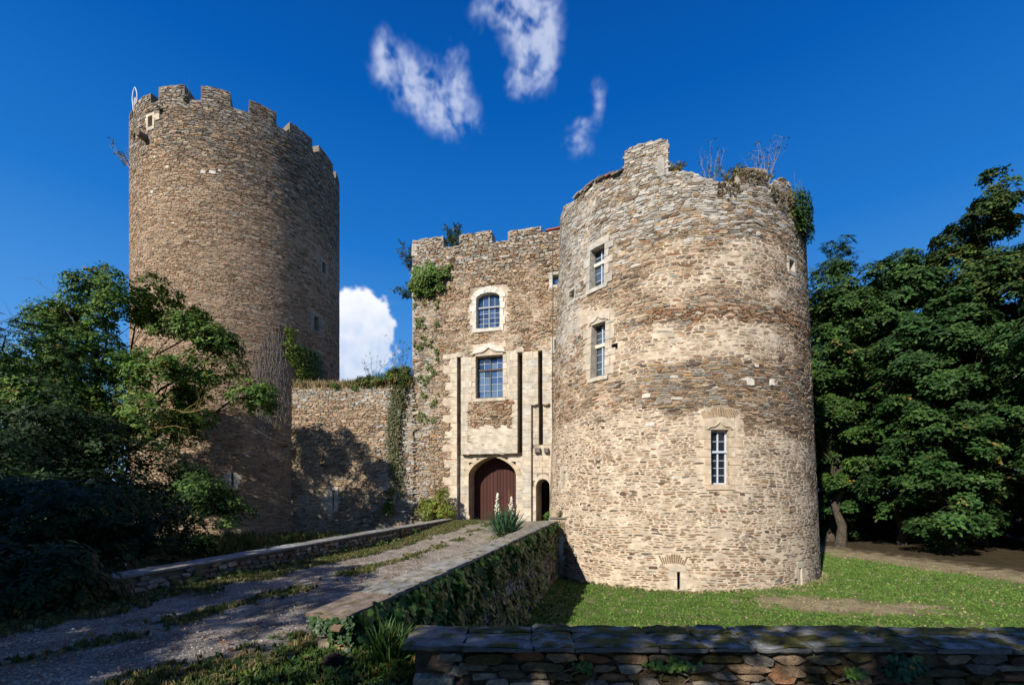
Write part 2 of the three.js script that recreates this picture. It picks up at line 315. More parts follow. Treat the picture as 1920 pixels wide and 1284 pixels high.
// a glazed window: jamb stones, lintel, sill, timber frame, bars and panes
function windowOn(parent, F, o) {
  const { uc, v0, v1, wd, R, depth = 0.3, base = 0, rows, cols = 4, transom, hood, stoneCol = LIMEGREY, frame = M.paint, bar = M.paint, jamb = [0.17, 0.34], noLintel, archRise = 0 } = o;
  const W = part('window', parent), u0 = uc - wd / 2, u1 = uc + wd / 2, h = v1 - v0, vc = (v0 + v1) / 2;
  if (!archRise) {
    for (const sgn of [-1, 1]) { let v = v0 - 0.02, k = sgn > 0 ? 1 : 0; while (v < v1) { const hh = Math.min(v1 - v, 0.26 + R() * 0.16), w = k++ % 2 ? jamb[1] + R() * 0.08 : jamb[0] + R() * 0.04; dressed(W, F, sgn < 0 ? rect(u0 - w, u0, v + 0.006, v + hh - 0.006, R) : rect(u1, u1 + w, v + 0.006, v + hh - 0.006, R), base - 0.06, base + 0.035, stoneCol, R, 'jamb_stone'); v += hh; if (v1 - v < 0.12) break; } }
    if (!noLintel) dressed(W, F, rect(u0 - 0.2, u1 + 0.2, v1 + 0.004, v1 + (hood ? 0.42 : 0.26), R), base - 0.06, base + 0.04, stoneCol, R, 'lintel');
    dressed(W, F, rect(u0 - 0.16, u1 + 0.16, v0 - 0.19, v0 - 0.024, R), base - 0.06, base + 0.06, stoneCol, R, 'sill');
  }
  let path = [[u0, v0], [u1, v0], [u1, v1], [u0, v1]];
  if (archRise) { path = [[u0, v0], [u1, v0], [u1, v1 - archRise]]; for (let i = 1; i < 10; i++) { const a = (i / 10) * Math.PI; path.push([uc + Math.cos(a) * wd / 2, v1 - archRise + Math.sin(a) * archRise]); } path.push([u0, v1 - archRise]); }
  reveal(W, F, path, base + 0.03, base - depth - 0.1, stoneCol);
  if (hood) {   // ogee moulding cut on the lintel
    const pts = []; for (let i = 0; i <= 16; i++) { const t = i / 8 - 1, a = Math.abs(t), y = a > 0.62 ? 0.06 + 0.085 * Math.sqrt(Math.max(0, 1 - ((a - 0.62) / 0.38) ** 2)) : 0.145 + 0.17 * (1 - a / 0.62) ** 2; pts.push([uc + t * (wd / 2 + 0.10), v1 + y - 0.03, base + 0.055]); }
    mesh('hood_moulding', paintGeo(faceTube(F, pts, 0.032, 6), stoneCol), M.dressed, W);
  }
  const zf = base - depth, b = 0.055, top = v1 - vc - archRise * 0.0;
  for (const [x, y, sx, sy] of [[-wd / 2 + b / 2, 0, b, h - 0.004], [wd / 2 - b / 2, 0, b, h - 0.004], [0, h / 2 - b / 2, wd - 2 * b - 0.004, b], [0, -h / 2 + b / 2, wd - 2 * b - 0.004, b]]) mesh('frame', faceBox(F, uc, vc, zf, x, y, sx, sy, 0.07), o.outer ?? frame, W);
  const ty = transom ? transom - vc : null;
  if (transom) mesh('transom', faceBox(F, uc, vc, zf + 0.03, 0, ty, wd - 0.004, transom && o.stoneTransom ? 0.13 : 0.07, 0.12), o.stoneTransom ? std({ color: new THREE.Color().setRGB(...stoneCol) }) : frame, W);
  mesh('mullion', faceBox(F, uc, vc, zf + 0.008, 0, 0, 0.045, h - 2 * b - 0.004, 0.066), frame, W);
  const spans = transom ? [[-h / 2 + b, ty - 0.04, rows[0]], [ty + 0.04, h / 2 - b, rows[1]]] : [[-h / 2 + b, h / 2 - b, rows[0]]];
  for (const [ya, yb, nr] of spans) {
    for (let r = 1; r < nr; r++) for (const sd of [-1, 1]) mesh('glazing_bar', faceBox(F, uc, vc, zf, sd * (wd / 4 - 0.01), lerp(ya, yb, r / nr), wd / 2 - 0.09, 0.018, 0.03), bar, W);
    if (cols === 4) for (const sd of [-1, 1]) mesh('glazing_bar', faceBox(F, uc, vc, zf - 0.003, sd * (wd / 4 - 0.01), (ya + yb) / 2, 0.018, yb - ya, 0.03), bar, W);
    for (let r = 0; r < nr; r++) for (let c = 0; c < cols; c++) {
      const cw = (wd - 2 * b) / cols, g = faceBox(F, uc, vc, 0, 0, 0, cw - 0.004, (yb - ya) / nr - 0.004, 0.006);
      // old panes never lie quite in one plane
      const gg = new THREE.BoxGeometry(cw - 0.004, (yb - ya) / nr - 0.004, 0.006); gg.rotateX((R() - 0.5) * 0.05); gg.rotateY((R() - 0.5) * 0.05); gg.translate(-wd / 2 + b + cw * (c + 0.5), lerp(ya, yb, (r + 0.5) / nr), zf - 0.02);
      const [dx, dz, nx, nz] = F.dir(uc), q = F.p(uc, vc, 0); gg.applyMatrix4(new THREE.Matrix4().set(dx, 0, nx, q[0], 0, 1, 0, q[1], dz, 0, nz, q[2], 0, 0, 0, 1)); g.dispose();
      mesh('pane', gg, o.dark ? M.glassDark : R() < 0.3 ? M.glassB : M.glass, W);
    }
  }
  return W;
}
// an arrow slit or small opening framed in dressed stone
function slitOn(parent, F, o) {
  const { u0, u1, v0, v1, R, base = 0, side = 0.24, col = LIME, head = 0.22, depth = 0.5, name = 'arrow_slit' } = o, W = part(name, parent);
  let v = v0 - 0.04; let k = 0; while (v < v1) { const hh = Math.min(v1 - v + 0.001, 0.24 + R() * 0.14); for (const sg of [-1, 1]) { const w = side * (k % 2 ? 1.35 : 0.9) + R() * 0.05; dressed(W, F, sg < 0 ? rect(u0 - w, u0, v + 0.004, v + hh - 0.004, R) : rect(u1, u1 + w, v + 0.004, v + hh - 0.004, R), base - 0.06, base + 0.03, col, R, 'jamb_stone'); } v += hh; k++; }
  if (head) dressed(W, F, rect(u0 - side, u1 + side, v1 + 0.006, v1 + head, R), base - 0.06, base + 0.032, col, R, 'lintel');
  dressed(W, F, rect(u0 - side * 0.8, u1 + side * 0.8, v0 - 0.2, v0 - 0.045, R), base - 0.06, base + 0.035, col, R, 'sill');
  reveal(W, F, [[u0, v0 - 0.04], [u1, v0 - 0.04], [u1, v1], [u0, v1]], base + 0.025, base - depth, col);
  return W;
}
// a relieving arch of thin stones on edge
function fan(parent, F, uc, vc, r0, r1, a0, a1, n, col, R, base = 0) {
  for (let i = 0; i < n; i++) { const a = lerp(a0, a1, (i + 0.12) / n), b = lerp(a0, a1, (i + 0.86) / n), r = r1 * (0.92 + R() * 0.14), P = (t, q) => [uc + Math.sin(t) * q, vc + Math.cos(t) * q], s = new Soup(), k = 0.8 + R() * 0.4; stone(s, F, [P(a, r0), P(b, r0), P(b, r), P(a, r)], base - 0.05, base + 0.022 + R() * 0.012, { col: col.map((c) => c * k), bevel: 0.008, bulge: 0.003, rnd: R }); mesh('voussoir', s.geo(), M.stone, parent); }
}
const pal = { peach: [0.55, 0.385, 0.265], buff: [0.54, 0.41, 0.28],  brown: [0.285, 0.20, 0.13], tan: [0.43, 0.315, 0.205], grey: [0.33, 0.295, 0.245], rust: [0.31, 0.165, 0.09], dark: [0.14, 0.105, 0.08], pale: [0.50, 0.42, 0.31], slate: [0.235, 0.215, 0.19], lichen: [0.53, 0.505, 0.45], ochre: [0.42, 0.28, 0.14], white: [0.66, 0.62, 0.55] };
function pick(R, weights) { let t = 0; for (const k in weights) t += Math.max(0, weights[k]); let r = R() * t; for (const k in weights) { r -= Math.max(0, weights[k]); if (r <= 0) { const j = 0.78 + R() * 0.44, h = (R() - 0.5) * 0.09, c = pal[k]; return [c[0] * j * (1 + h), c[1] * j, c[2] * j * (1 - h)]; } } return pal.brown; }
const hole = (list, m) => (u, v) => list.some((h) => u > h[0] - m && u < h[1] + m && v > h[2] - m && v < h[3] + m);
const CREAM = [0.665, 0.555, 0.425], JOINT = [0.34, 0.28, 0.21];
// ------------------------------------------------------------------ right round tower
{
  const base = -2.0, C = [8.617, base, -0.676], Rf = (y) => 5.86 - 0.54 * (y + 1.7) / 14.5, Rref = 5.6, F = roundFace(base, Rf, Rref), R = rng(201), U = (deg) => deg * DEG * Rref, D = (u) => u / Rref / DEG;
  const T = thing('round_tower', 'broad round stone tower with cream mortar patches, right of the gate', 'tower', C);
  const prof = [[-130, 14.6], [-85, 14.7], [-81, 15.0], [-66, 14.9], [-56, 14.45], [-50, 14.42], [-44, 14.4], [-38, 14.38], [-30, 14.22], [-25.2, 14.14], [-24.0, 14.15], [-23.9, 14.92], [-20, 14.98], [-15, 14.9], [-11, 14.84], [-6.3, 14.76], [-6.15, 13.56], [0, 13.45], [3, 13.36], [9, 13.02], [15, 12.88], [19.4, 12.84], [20.0, 13.42], [27, 13.56], [33.6, 13.6], [34.4, 12.8], [36, 13.05], [41, 13.5], [46, 13.52], [49.5, 13.4], [51.4, 12.95], [57, 12.66], [70, 12.6], [130, 12.6]];
  const top = (u) => { const d = D(u); for (let i = 1; i < prof.length; i++) if (d <= prof[i][0]) { const [a, ya] = prof[i - 1], [b, yb] = prof[i], t = (d - a) / (b - a); return lerp(ya, yb, t) + (b - a > 2 ? n2(d * 0.9, 3) * 0.045 : 0); } return 12.6; };
  const op = { t1: [U(-40.2), U(-32.4), 10.03, 11.62], t2: [U(-38.2), U(-31.2), 6.40, 8.50], t3: [U(8.3), U(14.5), 2.09, 4.0], sq: [U(-55.6), U(-50.8), 10.06, 10.46], hole: [U(-28.2), U(-25.4), 7.27, 7.52], rw: [U(44.6), U(48.4), 10.08, 10.48], s1: [U(-3.1), U(-2.15), -1.62, -0.98], s2: [U(43.4), U(44.9), -1.58, -0.93], s3: [U(-55.6), U(-53.2), 2.0, 2.73] };
  const holes = Object.values(op), ex = [[op.t1[0] - 0.3, op.t1[1] + 0.36, 9.84, 11.9], [op.t2[0] - 0.3, op.t2[1] + 0.36, 6.2, 8.95], [op.t3[0] - 0.3, op.t3[1] + 0.3, 1.88, 4.42], [op.sq[0] - 0.14, op.sq[1] + 0.14, 9.96, 10.6], op.hole, [op.rw[0] - 0.1, op.rw[1] + 0.1, 9.98, 10.6], [op.s1[0] - 0.25, op.s1[1] + 0.25, -1.8, -0.74], [op.s2[0] - 0.16, op.s2[1] + 0.16, -1.8, -0.7], [op.s3[0] - 0.18, op.s3[1] + 0.18, 1.9, 2.92]];
  const inEx = hole(ex, 0.03), fanZone = (u, v) => (Math.hypot((u - U(11.4)) * 1.0, (v - 3.75)) < 1.16 && v > 4.3 && Math.abs(u - U(11.4)) < 0.74) || (Math.abs(u - U(-4.4)) < 0.42 && v > -0.72 && v < -0.36);
  const point = (u, v) => {   // how far the joints are filled with lime mortar
    const d = D(u), e = v + n2(u * 0.5, 5) * 0.22; let p = 0;
    p += 0.70 * (1 - ss(4.2, 4.9, e + (d > 20 ? 0.6 : 0)));
    p += 0.66 * box(e, 6.5, 7.85, 0.25) * ss(-34, -16, d) * (1 - 0.5 * ss(30, 50, d));
    p += 0.45 * box(e, 6.5, 9.4, 0.3) * (1 - ss(-34, -18, d));
    p += 0.50 * box(e, 8.65, 10.9, 0.45) * ss(-24, -8, d) + 0.34 * box(e, 8.6, 14, 0.4) * (1 - ss(-44, -26, d));
    p += 0.28 * box(e, 4.4, 6.5, 0.3) * (1 - ss(-24, -12, d));
    p += 0.14;
    return clamp(p + fbm(u * 0.55 + 3, v * 0.75, 4) * 0.52 - 0.2 * ss(40, 62, d));
  };
  const look = (u, v) => {
    const p = point(u, v), d = D(u), g = ss(-40, -56, d) * ss(6, 9, v) * 0.8 + ss(11.2, 12.6, v) * 0.5, k = 1 + fbm(u * 1.3, v * 1.3 + 8, 3) * 0.16;
    return { w: -0.018 + 0.036 * ss(0.2, 0.85, p) + fbm(u * 3, v * 3, 2) * 0.007, c: mix3(mix3(JOINT, CREAM, ss(0.15, 0.6, p)), [0.50, 0.48, 0.44], g).map((c) => c * k) };
  };
  mesh('wall_body', wallBody(F, { u0: U(-125), u1: U(125), v0: base, v1: 15.2, top, du: 0.09, dv: 0.09, us: prof.map((q) => U(q[0])), holes, look, back: 1.1 }), M.mortar, T);
  const style = (u, v, R) => {
    if (v > top(u) - 0.02 || inEx(u, v) || fanZone(u, v)) return null;
    const d = D(u), p = point(u, v), t = R();
    if (p > 0.7 && R() < (p - 0.7) * (v > 4.6 ? 2.2 : 0.9)) return null;
    if (v > 14.16 && d > -24 && d < -6 && R() < 0.02) return null;
    const hi = ss(10.4, 12.0, v + n2(u * 0.6, 2) * 0.5), low = 1 - ss(3.6, 5, v), red = box(v + n2(u * 0.6, 50) * 0.12, 7.95, 8.5, 0.08) * ss(-20, -8, d), dry = box(v, 4.7, 6.5, 0.3) * ss(-22, -10, d), lg = ss(-38, -54, d) * ss(6.5, 9, v);
    const redZone = clamp(fbm(u * 0.4 + 20, v * 0.4, 2) + 0.15) * (d < -8 ? 1 : 0.45);
    const col = t < 0.008 ? [0.70, 0.65, 0.57] : pick(R, { peach: 1.1 - hi - low * 0.9 - dry * 0.9, brown: 2.0 + low * 2.4 + dry * 0.8, tan: 2.0 - hi - low * 0.9 - dry * 0.7, buff: 1.2 - hi * 0.6 - low * 0.9 - dry * 0.9, grey: 0.5 + hi * 3 + dry * 1.8 + lg * 2, rust: (0.2 + red * 5 + redZone * 1.1) * (1 - hi * 0.9) * (1 - lg), dark: 0.35 + low * 1.0 + dry * 0.7, pale: 0.7 - low * 0.5 - dry * 0.4, slate: 0.1 + dry * 0.5, lichen: hi * 4.2 + lg * 6, white: lg * 1.2 + hi * 0.4, ochre: 0.22 + dry * 0.2 });
    const w = -0.018 + 0.036 * ss(0.2, 0.85, p);
    return { gap: lerp(0.007, 0.038, ss(0.25, 0.95, p)) + dry * 0.004, proud: w + lerp(0.030, 0.007, ss(0.1, 0.8, p)) * (0.6 + R() * 0.8) + (red > 0.5 ? 0.02 : 0), root: -0.08, col, tilt: lerp(0.2, 0.06, p), rough: 0.012 };
  };
  layStones(T, F, { u0: U(-98), u1: U(92), v0: -2.0, v1: 15.1, course: [0.04, 0.108], asp: [2.0, 7.5], big: 0.07, rot: 0.8, seed: 21, style, keep: () => true }, C);
  const Rw = rng(301);
  windowOn(T, F, { uc: U(-36.3), v0: 10.03, v1: 11.62, wd: U(7.8), R: Rw, depth: 0.32, rows: [3, 2], cols: 2, outer: M.frameBrown, transom: 11.06, stoneTransom: true, jamb: [0.2, 0.36] });
  windowOn(T, F, { uc: U(-34.7), v0: 6.40, v1: 8.50, wd: U(7.0), R: Rw, depth: 0.32, rows: [4, 3], cols: 2, outer: M.frameBrown, transom: 7.68, stoneTransom: true, hood: true, stoneCol: [0.60, 0.53, 0.43], jamb: [0.22, 0.4] });
  windowOn(T, F, { uc: U(11.4), v0: 2.09, v1: 4.0, wd: U(6.2), R: Rw, depth: 0.24, rows: [4, 2], cols: 2, transom: 3.24, hood: true, dark: true, stoneCol: [0.66, 0.54, 0.40], jamb: [0.2, 0.42] });
  fan(T, F, U(11.4), 3.55, 0.92, 1.24, -0.56, 0.56, 21, pal.tan, Rw);
  fan(T, F, U(-4.4), -1.55, 0.86, 1.14, -0.42, 0.42, 12, pal.brown, Rw);
  slitOn(T, F, { u0: op.s1[0], u1: op.s1[1], v0: -1.58, v1: -0.98, R: Rw, side: 0.2 });
  slitOn(T, F, { u0: op.s2[0], u1: op.s2[1], v0: -1.54, v1: -0.93, R: Rw, side: 0.13 });
  slitOn(T, F, { u0: op.s3[0], u1: op.s3[1], v0: 2.04, v1: 2.73, R: Rw, side: 0.14 });
  slitOn(T, F, { u0: op.sq[0], u1: op.sq[1], v0: 10.1, v1: 10.46, R: Rw, side: 0.11, head: 0.12, col: LIMEGREY, name: 'small_opening' });
  slitOn(T, F, { u0: op.rw[0], u1: op.rw[1], v0: 10.12, v1: 10.48, R: Rw, side: 0.1, head: 0.12, col: LIMEGREY, name: 'small_opening' });
  reveal(T, F, [[op.hole[0], op.hole[2]], [op.hole[1], op.hole[2]], [op.hole[1], op.hole[3]], [op.hole[0], op.hole[3]]], 0, -0.5, pal.brown, true, 'putlog_hole');
  for (const [d, v, w, h] of [[23.1, 5.7, 0.13, 0.11], [32.3, 5.75, 0.11, 0.12], [-13.9, 5.35, 0.14, 0.08], [-13, 4.27, 0.1, 0.06], [-11.6, 4.3, 0.09, 0.06], [26, 6.3, 0.07, 0.05], [-8.8, 13.75, 0.14, 0.34]]) dressed(T, F, rect(U(d) - w, U(d) + w, v - h, v + h, Rw, 0.02), -0.06, 0.04, d === -8.8 ? [0.44, 0.41, 0.36] : LIMEWHITE, Rw, 'pale_block');
  // slipped slates and tiles left on the wall head
  const Rt = rng(55);
  for (let i = 0; i < 30; i++) {
    const d = lerp(-51, -26, i / 30) + Rt() * 0.5, u = U(d), w = 0.22 + Rt() * 0.25, g = new THREE.BoxGeometry(w, 0.035 + Rt() * 0.03, 0.34 + Rt() * 0.2), t = Rt();
    const c = i > 21 && i < 26 ? [0.36, 0.13, 0.08] : t < 0.3 ? [0.50, 0.47, 0.42] : t < 0.6 ? [0.16, 0.14, 0.12] : [0.25, 0.22, 0.19];
    paintGeo(g, c); g.rotateX(0.15 + Rt() * 0.2); g.rotateZ((Rt() - 0.5) * 0.25);
    const q = F.p(u, top(u) + 0.03 + Rt() * 0.05, -0.06 - Rt() * 0.12); g.rotateY(d * DEG); g.translate(...q); mesh('roof_slate', g, M.tileRed, T);
  }
  const deck = new THREE.CylinderGeometry(5.0, 5.0, 0.3, 48); deck.translate(0, 11.6 - base, 0); mesh('roof_deck', paintGeo(deck, [0.3, 0.27, 0.22]), M.mortar, T);
}
stage('right tower');

// ------------------------------------------------------------------ left round tower (the keep)
{
  const base = -1.2, C = [-16.23, base, -0.963], Rref = 5.42, F = roundFace(base, () => 5.42, Rref), R = rng(401), U = (deg) => deg * DEG * Rref, D = (u) => u / Rref / DEG;
  const T = thing('round_tower', 'tall brown round tower with battlements behind the curtain wall', 'tower', C);
  const mer = [[-60, -47], [-40, -27], [-23, -4.2], [1.2, 16.2], [24.2, 37.9], [46.7, 60.3], [67.6, 82.6], [88, 104.6], [110.5, 126], [132, 148]];
  const tall = (d) => { const m = mer.findIndex((q) => d > q[0] && d < q[1]); return m < 0 ? 0 : [0.62, 0.62, 0.54, 0.7, 0.74, 0.7, 0.64, 0.66, 0.64, 0.64][m]; };
  const top = (u) => 21.36 + tall(D(u)) + n2(u * 2.1, 1) * 0.025;
  const us = mer.flatMap((m) => [m[0] - 0.02, m[0] + 0.02, m[1] - 0.02, m[1] + 0.02]).map(U);
  const op = { w1: [U(-6.0), U(-2.6), 20.2, 20.72], w2: [U(90.9), U(94.4), 14.8, 15.4], w3: [U(83.8), U(87.7), 11.2, 11.98], s: [U(38.4), U(39.5), 2.2, 2.85] }, holes = Object.values(op);
  const inEx = hole([[op.w1[0] - 0.16, op.w1[1] + 0.45, 20.1, 20.9], [op.w2[0] - 0.2, op.w2[1] + 0.3, 14.6, 15.6], [op.w3[0] - 0.35, op.w3[1] + 0.45, 11, 12.3], [op.s[0] - 0.32, op.s[1] + 0.32, 2.1, 2.9]], 0.03);
  const point = (u, v) => clamp(0.30 + fbm(u * 0.35 + 70, v * 0.5, 4) * 0.5 - 0.2 * ss(18.2, 19.4, v) + 0.10 * box(v, 8, 16, 2));
  const grime = (u, v) => ss(17.4, 19.6, v + n2(u * 0.35, 9) * 1.1 + ss(20, 60, D(u)) * 1.4);
  mesh('wall_body', wallBody(F, { u0: U(-150), u1: U(150), v0: base, v1: 22.3, top, du: 0.13, dv: 0.13, us, holes, back: 0.9, backDown: 2.2, look: (u, v) => { const p = point(u, v), g = grime(u, v), k = 1 + fbm(u * 1.2, v * 1.2, 3) * 0.18; return { w: -0.004 + 0.016 * ss(0.2, 0.8, p) + fbm(u * 3, v * 3, 2) * 0.005, c: mix3(mix3([0.40, 0.295, 0.20], [0.56, 0.42, 0.29], ss(0.1, 0.7, p)), [0.22, 0.20, 0.175], g * 0.8).map((c) => c * k) }; } }), M.mortar, T);
  const style = (u, v, R) => {
    if (v > top(u) - 0.02 || inEx(u, v)) return null;
    const g = grime(u, v), p = point(u, v), crown = ss(20.4, 21.2, v + n2(u * 0.8, 6) * 0.4) + 2 * box(D(u) + n2(v * 3, 2) * 0.5, 58.4, 60.2, 0.5) * box(v, 18.6, 20.1, 0.25), leftGrey = ss(-12, -30, D(u)) * ss(16, 19, v), z = fbm(u * 0.22, v * 0.3 + 60, 3);
    const col = R() < 0.004 ? [0.66, 0.60, 0.50] : pick(R, { peach: 3.2 - g * 2.6, brown: 1.5 + z, tan: 2.8 - g * 1.9 + z, buff: 2.2 - g * 1.9, grey: 0.15 + g * 1.5 + crown * 1.6, rust: 0.22 - g * 0.15 - z * 0.2, dark: 0.10 + g * 1.2, pale: 1.5 - g * 1.1, slate: g * 0.9, lichen: crown * 2.4 + leftGrey * 3.5, ochre: 0.15 });
    return { gap: lerp(0.003, 0.015, p), proud: 0.013 + lerp(0.019, 0.008, p) * (0.5 + R()), root: -0.07, col, tilt: 0.10, rough: 0.01 };
  };
  layStones(T, F, { u0: U(-50), u1: U(130), v0: -1.2, v1: 22.1, course: [0.034, 0.072], asp: [3, 9.5], big: 0.04, rot: 0.5, lean: true, seed: 41, style, keep: (u, v, a) => v < 21.2 || (v < top(u - a * 0.9) && v < top(u + a * 0.9)) }, C);
  const Rw = rng(411);
  slitOn(T, F, { u0: op.w1[0], u1: op.w1[1], v0: 20.24, v1: 20.72, R: Rw, side: 0.14, head: 0.14, col: LIME, name: 'small_opening' });
  dressed(T, F, rect(op.w1[1] + 0.17, op.w1[1] + 0.46, 20.42, 20.74, Rw), -0.06, 0.04, LIME, Rw, 'pale_block');
  slitOn(T, F, { u0: op.w2[0], u1: op.w2[1], v0: 14.84, v1: 15.4, R: Rw, side: 0.18, head: 0.18, col: [0.40, 0.35, 0.28], name: 'small_opening' });
  slitOn(T, F, { u0: op.w3[0], u1: op.w3[1], v0: 11.24, v1: 11.98, R: Rw, side: 0.34, head: 0.26, col: [0.40, 0.35, 0.28], name: 'small_opening' });
  slitOn(T, F, { u0: op.s[0], u1: op.s[1], v0: 2.24, v1: 2.85, R: Rw, side: 0.24, head: 0, col: LIMEGREY });
  for (const [d, v, w, h] of [[25.3, 17.8, 0.12, 0.07], [29.8, 17.85, 0.14, 0.08], [33, 18.0, 0.07, 0.04], [7, 18.0, 0.07, 0.05], [-3, 16.9, 0.07, 0.07], [17, 19.2, 0.1, 0.03], [10, 15.2, 0.08, 0.04], [-1, 18.6, 0.06, 0.05]]) dressed(T, F, rect(U(d) - w, U(d) + w, v - h, v + h, Rw, 0.02), -0.06, 0.04, LIMEWHITE, Rw, 'pale_block');
  { const s = new Soup(); stone(s, F, rect(U(-8.6), U(-5.6), 19.52, 19.78, Rw), -0.1, 0.42, { col: [0.2, 0.17, 0.14], bevel: 0.05, bulge: 0.01 }); mesh('corbel', s.geo(), M.dressed, T); }
  const deck = new THREE.CylinderGeometry(4.6, 4.6, 0.3, 48); deck.translate(0, 20.3 - base, 0); mesh('roof_deck', paintGeo(deck, [0.3, 0.27, 0.22]), M.mortar, T);
}
stage('left tower');

// ------------------------------------------------------------------ gatehouse
{
  const base = -0.6, C = [0, base, 0], F = planeFace(0, base, 0, 1, 0), R = rng(501);
  const T = thing('gatehouse', 'square stone gatehouse with drawbridge slots and dark red gate', 'gatehouse', C);
  const X0 = -4.49, X1 = 3.9;
  const mer = [[X0, -2.73, 15.22], [-1.85, -0.10, 15.13], [0.75, 2.45, 14.97]];
  const top = (u) => { const m = mer.find((q) => u > q[0] - 0.001 && u < q[1]); return (m ? m[2] : u < -1.8 ? 14.6 : u < 1.5 ? 14.5 : 14.66) + n2(u * 2.3, 4) * 0.045; };
  const eps = 0.004, pair = (x) => [x - eps, x + eps];
  const slots = [[-1.953, -1.749, 3.80, 8.82], [1.263, 1.509, 3.82, 8.80], [2.305, 2.519, 4.21, 8.82]];
  const bay1 = [-1.953, 1.604, -0.6, 3.80], bay2 = [1.956, 2.917, -0.6, 6.16];
  const inR = (r, u, v) => u > r[0] && u < r[1] && v > r[2] && v < r[3];
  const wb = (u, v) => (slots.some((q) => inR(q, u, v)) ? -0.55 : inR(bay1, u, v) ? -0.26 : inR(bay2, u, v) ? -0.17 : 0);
  const op = { up: [-0.909, 0.336, 10.19, 11.98], lo: [-0.938, 0.504, 6.65, 8.86], gate: [-1.41, 1.12, -0.6, 3.72], post: [2.165, 2.87, -0.6, 2.52], w1: [3.02, 3.4, 12.0, 12.45], w2: [3.12, 3.42, 8.8, 9.28] }, holes = Object.values(op);
  const us = [-1.953, -1.749, 1.263, 1.509, 2.305, 2.519, 1.604, 1.956, 2.917, ...mer.flatMap((m) => [m[0], m[1]])].flatMap(pair), vs = [3.80, 3.82, 8.82, 8.80, 4.21, 6.16].flatMap(pair);
  const plaster = (u, v) => box(u, -1.25, 0.95, 0.18) * box(v + n2(u * 1.5, 30) * 0.15, 3.8, 5.15, 0.12);
  const point = (u, v) => clamp(0.30 + fbm(u * 0.5 + 30, v * 0.6, 4) * 0.5 + 0.18 * box(v, 6, 12, 2) - 0.25 * ss(12.8, 14, v) + plaster(u, v));
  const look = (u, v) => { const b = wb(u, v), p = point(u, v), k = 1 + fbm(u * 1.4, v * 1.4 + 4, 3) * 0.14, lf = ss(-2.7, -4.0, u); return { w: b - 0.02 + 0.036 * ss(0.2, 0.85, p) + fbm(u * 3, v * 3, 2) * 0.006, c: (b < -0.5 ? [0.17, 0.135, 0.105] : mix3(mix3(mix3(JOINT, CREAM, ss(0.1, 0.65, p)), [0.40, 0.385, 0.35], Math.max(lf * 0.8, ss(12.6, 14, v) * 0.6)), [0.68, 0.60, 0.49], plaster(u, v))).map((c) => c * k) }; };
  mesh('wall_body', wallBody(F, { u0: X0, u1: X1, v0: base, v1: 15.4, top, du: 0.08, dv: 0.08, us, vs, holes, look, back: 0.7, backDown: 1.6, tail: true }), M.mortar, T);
  // dressed stone zones: [u0, u1, v0, v1]
  const zones = [[-1.749, -1.15, 6.5, 8.80], [-1.749, -1.36, 3.86, 6.5], [0.62, 1.263, 6.5, 8.95], [0.98, 1.263, 3.86, 6.5], [1.509, 2.305, 6.2, 8.84], [1.509, 1.956, 0.3, 6.2], [2.519, 3.02, 6.2, 8.84], [2.917, 3.32, 0.3, 6.2], [1.956, 2.305, 4.2, 6.15], [2.519, 2.917, 4.2, 6.15], [1.604, 1.956, 0.3, 3.80]];
  const ashlar = []; for (const [a, b, c, d] of zones) { if (a === 1.604) continue; let v = c, k = 0; while (v < d - 0.02) { let h = 0.28 + R() * 0.16; if (d - v - h < 0.16) h = d - v; const n = b - a > 0.62 ? 2 : 1, cut = a + (b - a) * (k % 2 ? 0.36 : 0.64); for (let i = 0; i < n; i++) ashlar.push([n === 1 ? a : i ? cut : a, n === 1 ? b : i ? b : cut, v, v + h]); v += h; k++; } }
  const quoins = []; { let v = 0.42, k = 0; while (v < 8.9) { const h = 0.27 + R() * 0.2, w = k++ % 2 ? 0.66 + R() * 0.2 : 0.30 + R() * 0.14; quoins.push([-1.953 - w, -1.953, v, v + h]); v += h; } }
  const exW = [[op.up[0] - 0.38, op.up[1] + 0.38, 9.98, 12.36], [op.lo[0] - 0.22, op.lo[1] + 0.14, 6.46, 9.42], [op.w1[0] - 0.2, op.w1[1], 11.84, 12.64], [op.w2[0] - 0.2, op.w2[1], 8.64, 9.44]];
  const gc = -0.145, gw = 1.265;   // gate arch: centre line, half width
  const inEx = (u, v) => hole(exW, 0.02)(u, v) || zones.some((q) => inR(q, u, v)) || quoins.some((q) => inR(q, u, v)) || slots.some((q) => inR([q[0] - 0.04, q[1] + 0.04, q[2], q[3] + 0.3], u, v)) || inR([gc - gw - 0.62, gc + gw + 0.55, -1, 3.78], u, v) || inR([1.95, 2.93, -1, 4.2], u, v);
  const style = (u, v, R) => {
    if (v > top(u) - 0.02 || inEx(u, v)) return null;
    const p = point(u, v), pl = plaster(u, v); if (pl > 0.4 && R() < 0.86) return null; if (p > 0.75 && R() < 0.3) return null;
    const hi = ss(12.4, 13.8, v + n2(u * 0.7, 3) * 0.5), lf = ss(-2.9, -4.0, u), red = box(v, 5.1, 6.6, 0.2) * box(u, -1.3, 0.95, 0.2) + clamp(fbm(u * 0.5 + 9, v * 0.4, 2));
    const col = pick(R, { peach: 1.0 - hi, brown: 1.2, tan: 2.4 - hi * 1.4, buff: 2.6 - hi, grey: 0.3 + hi * 2.2 + lf * 1.6, rust: 0.25 + red * 1.6, dark: 0.2 + hi * 0.6, pale: 1.3 - hi * 0.5, lichen: hi * 2.0 + lf * 3.2, ochre: 0.5 - lf * 0.4 - hi * 0.3 });
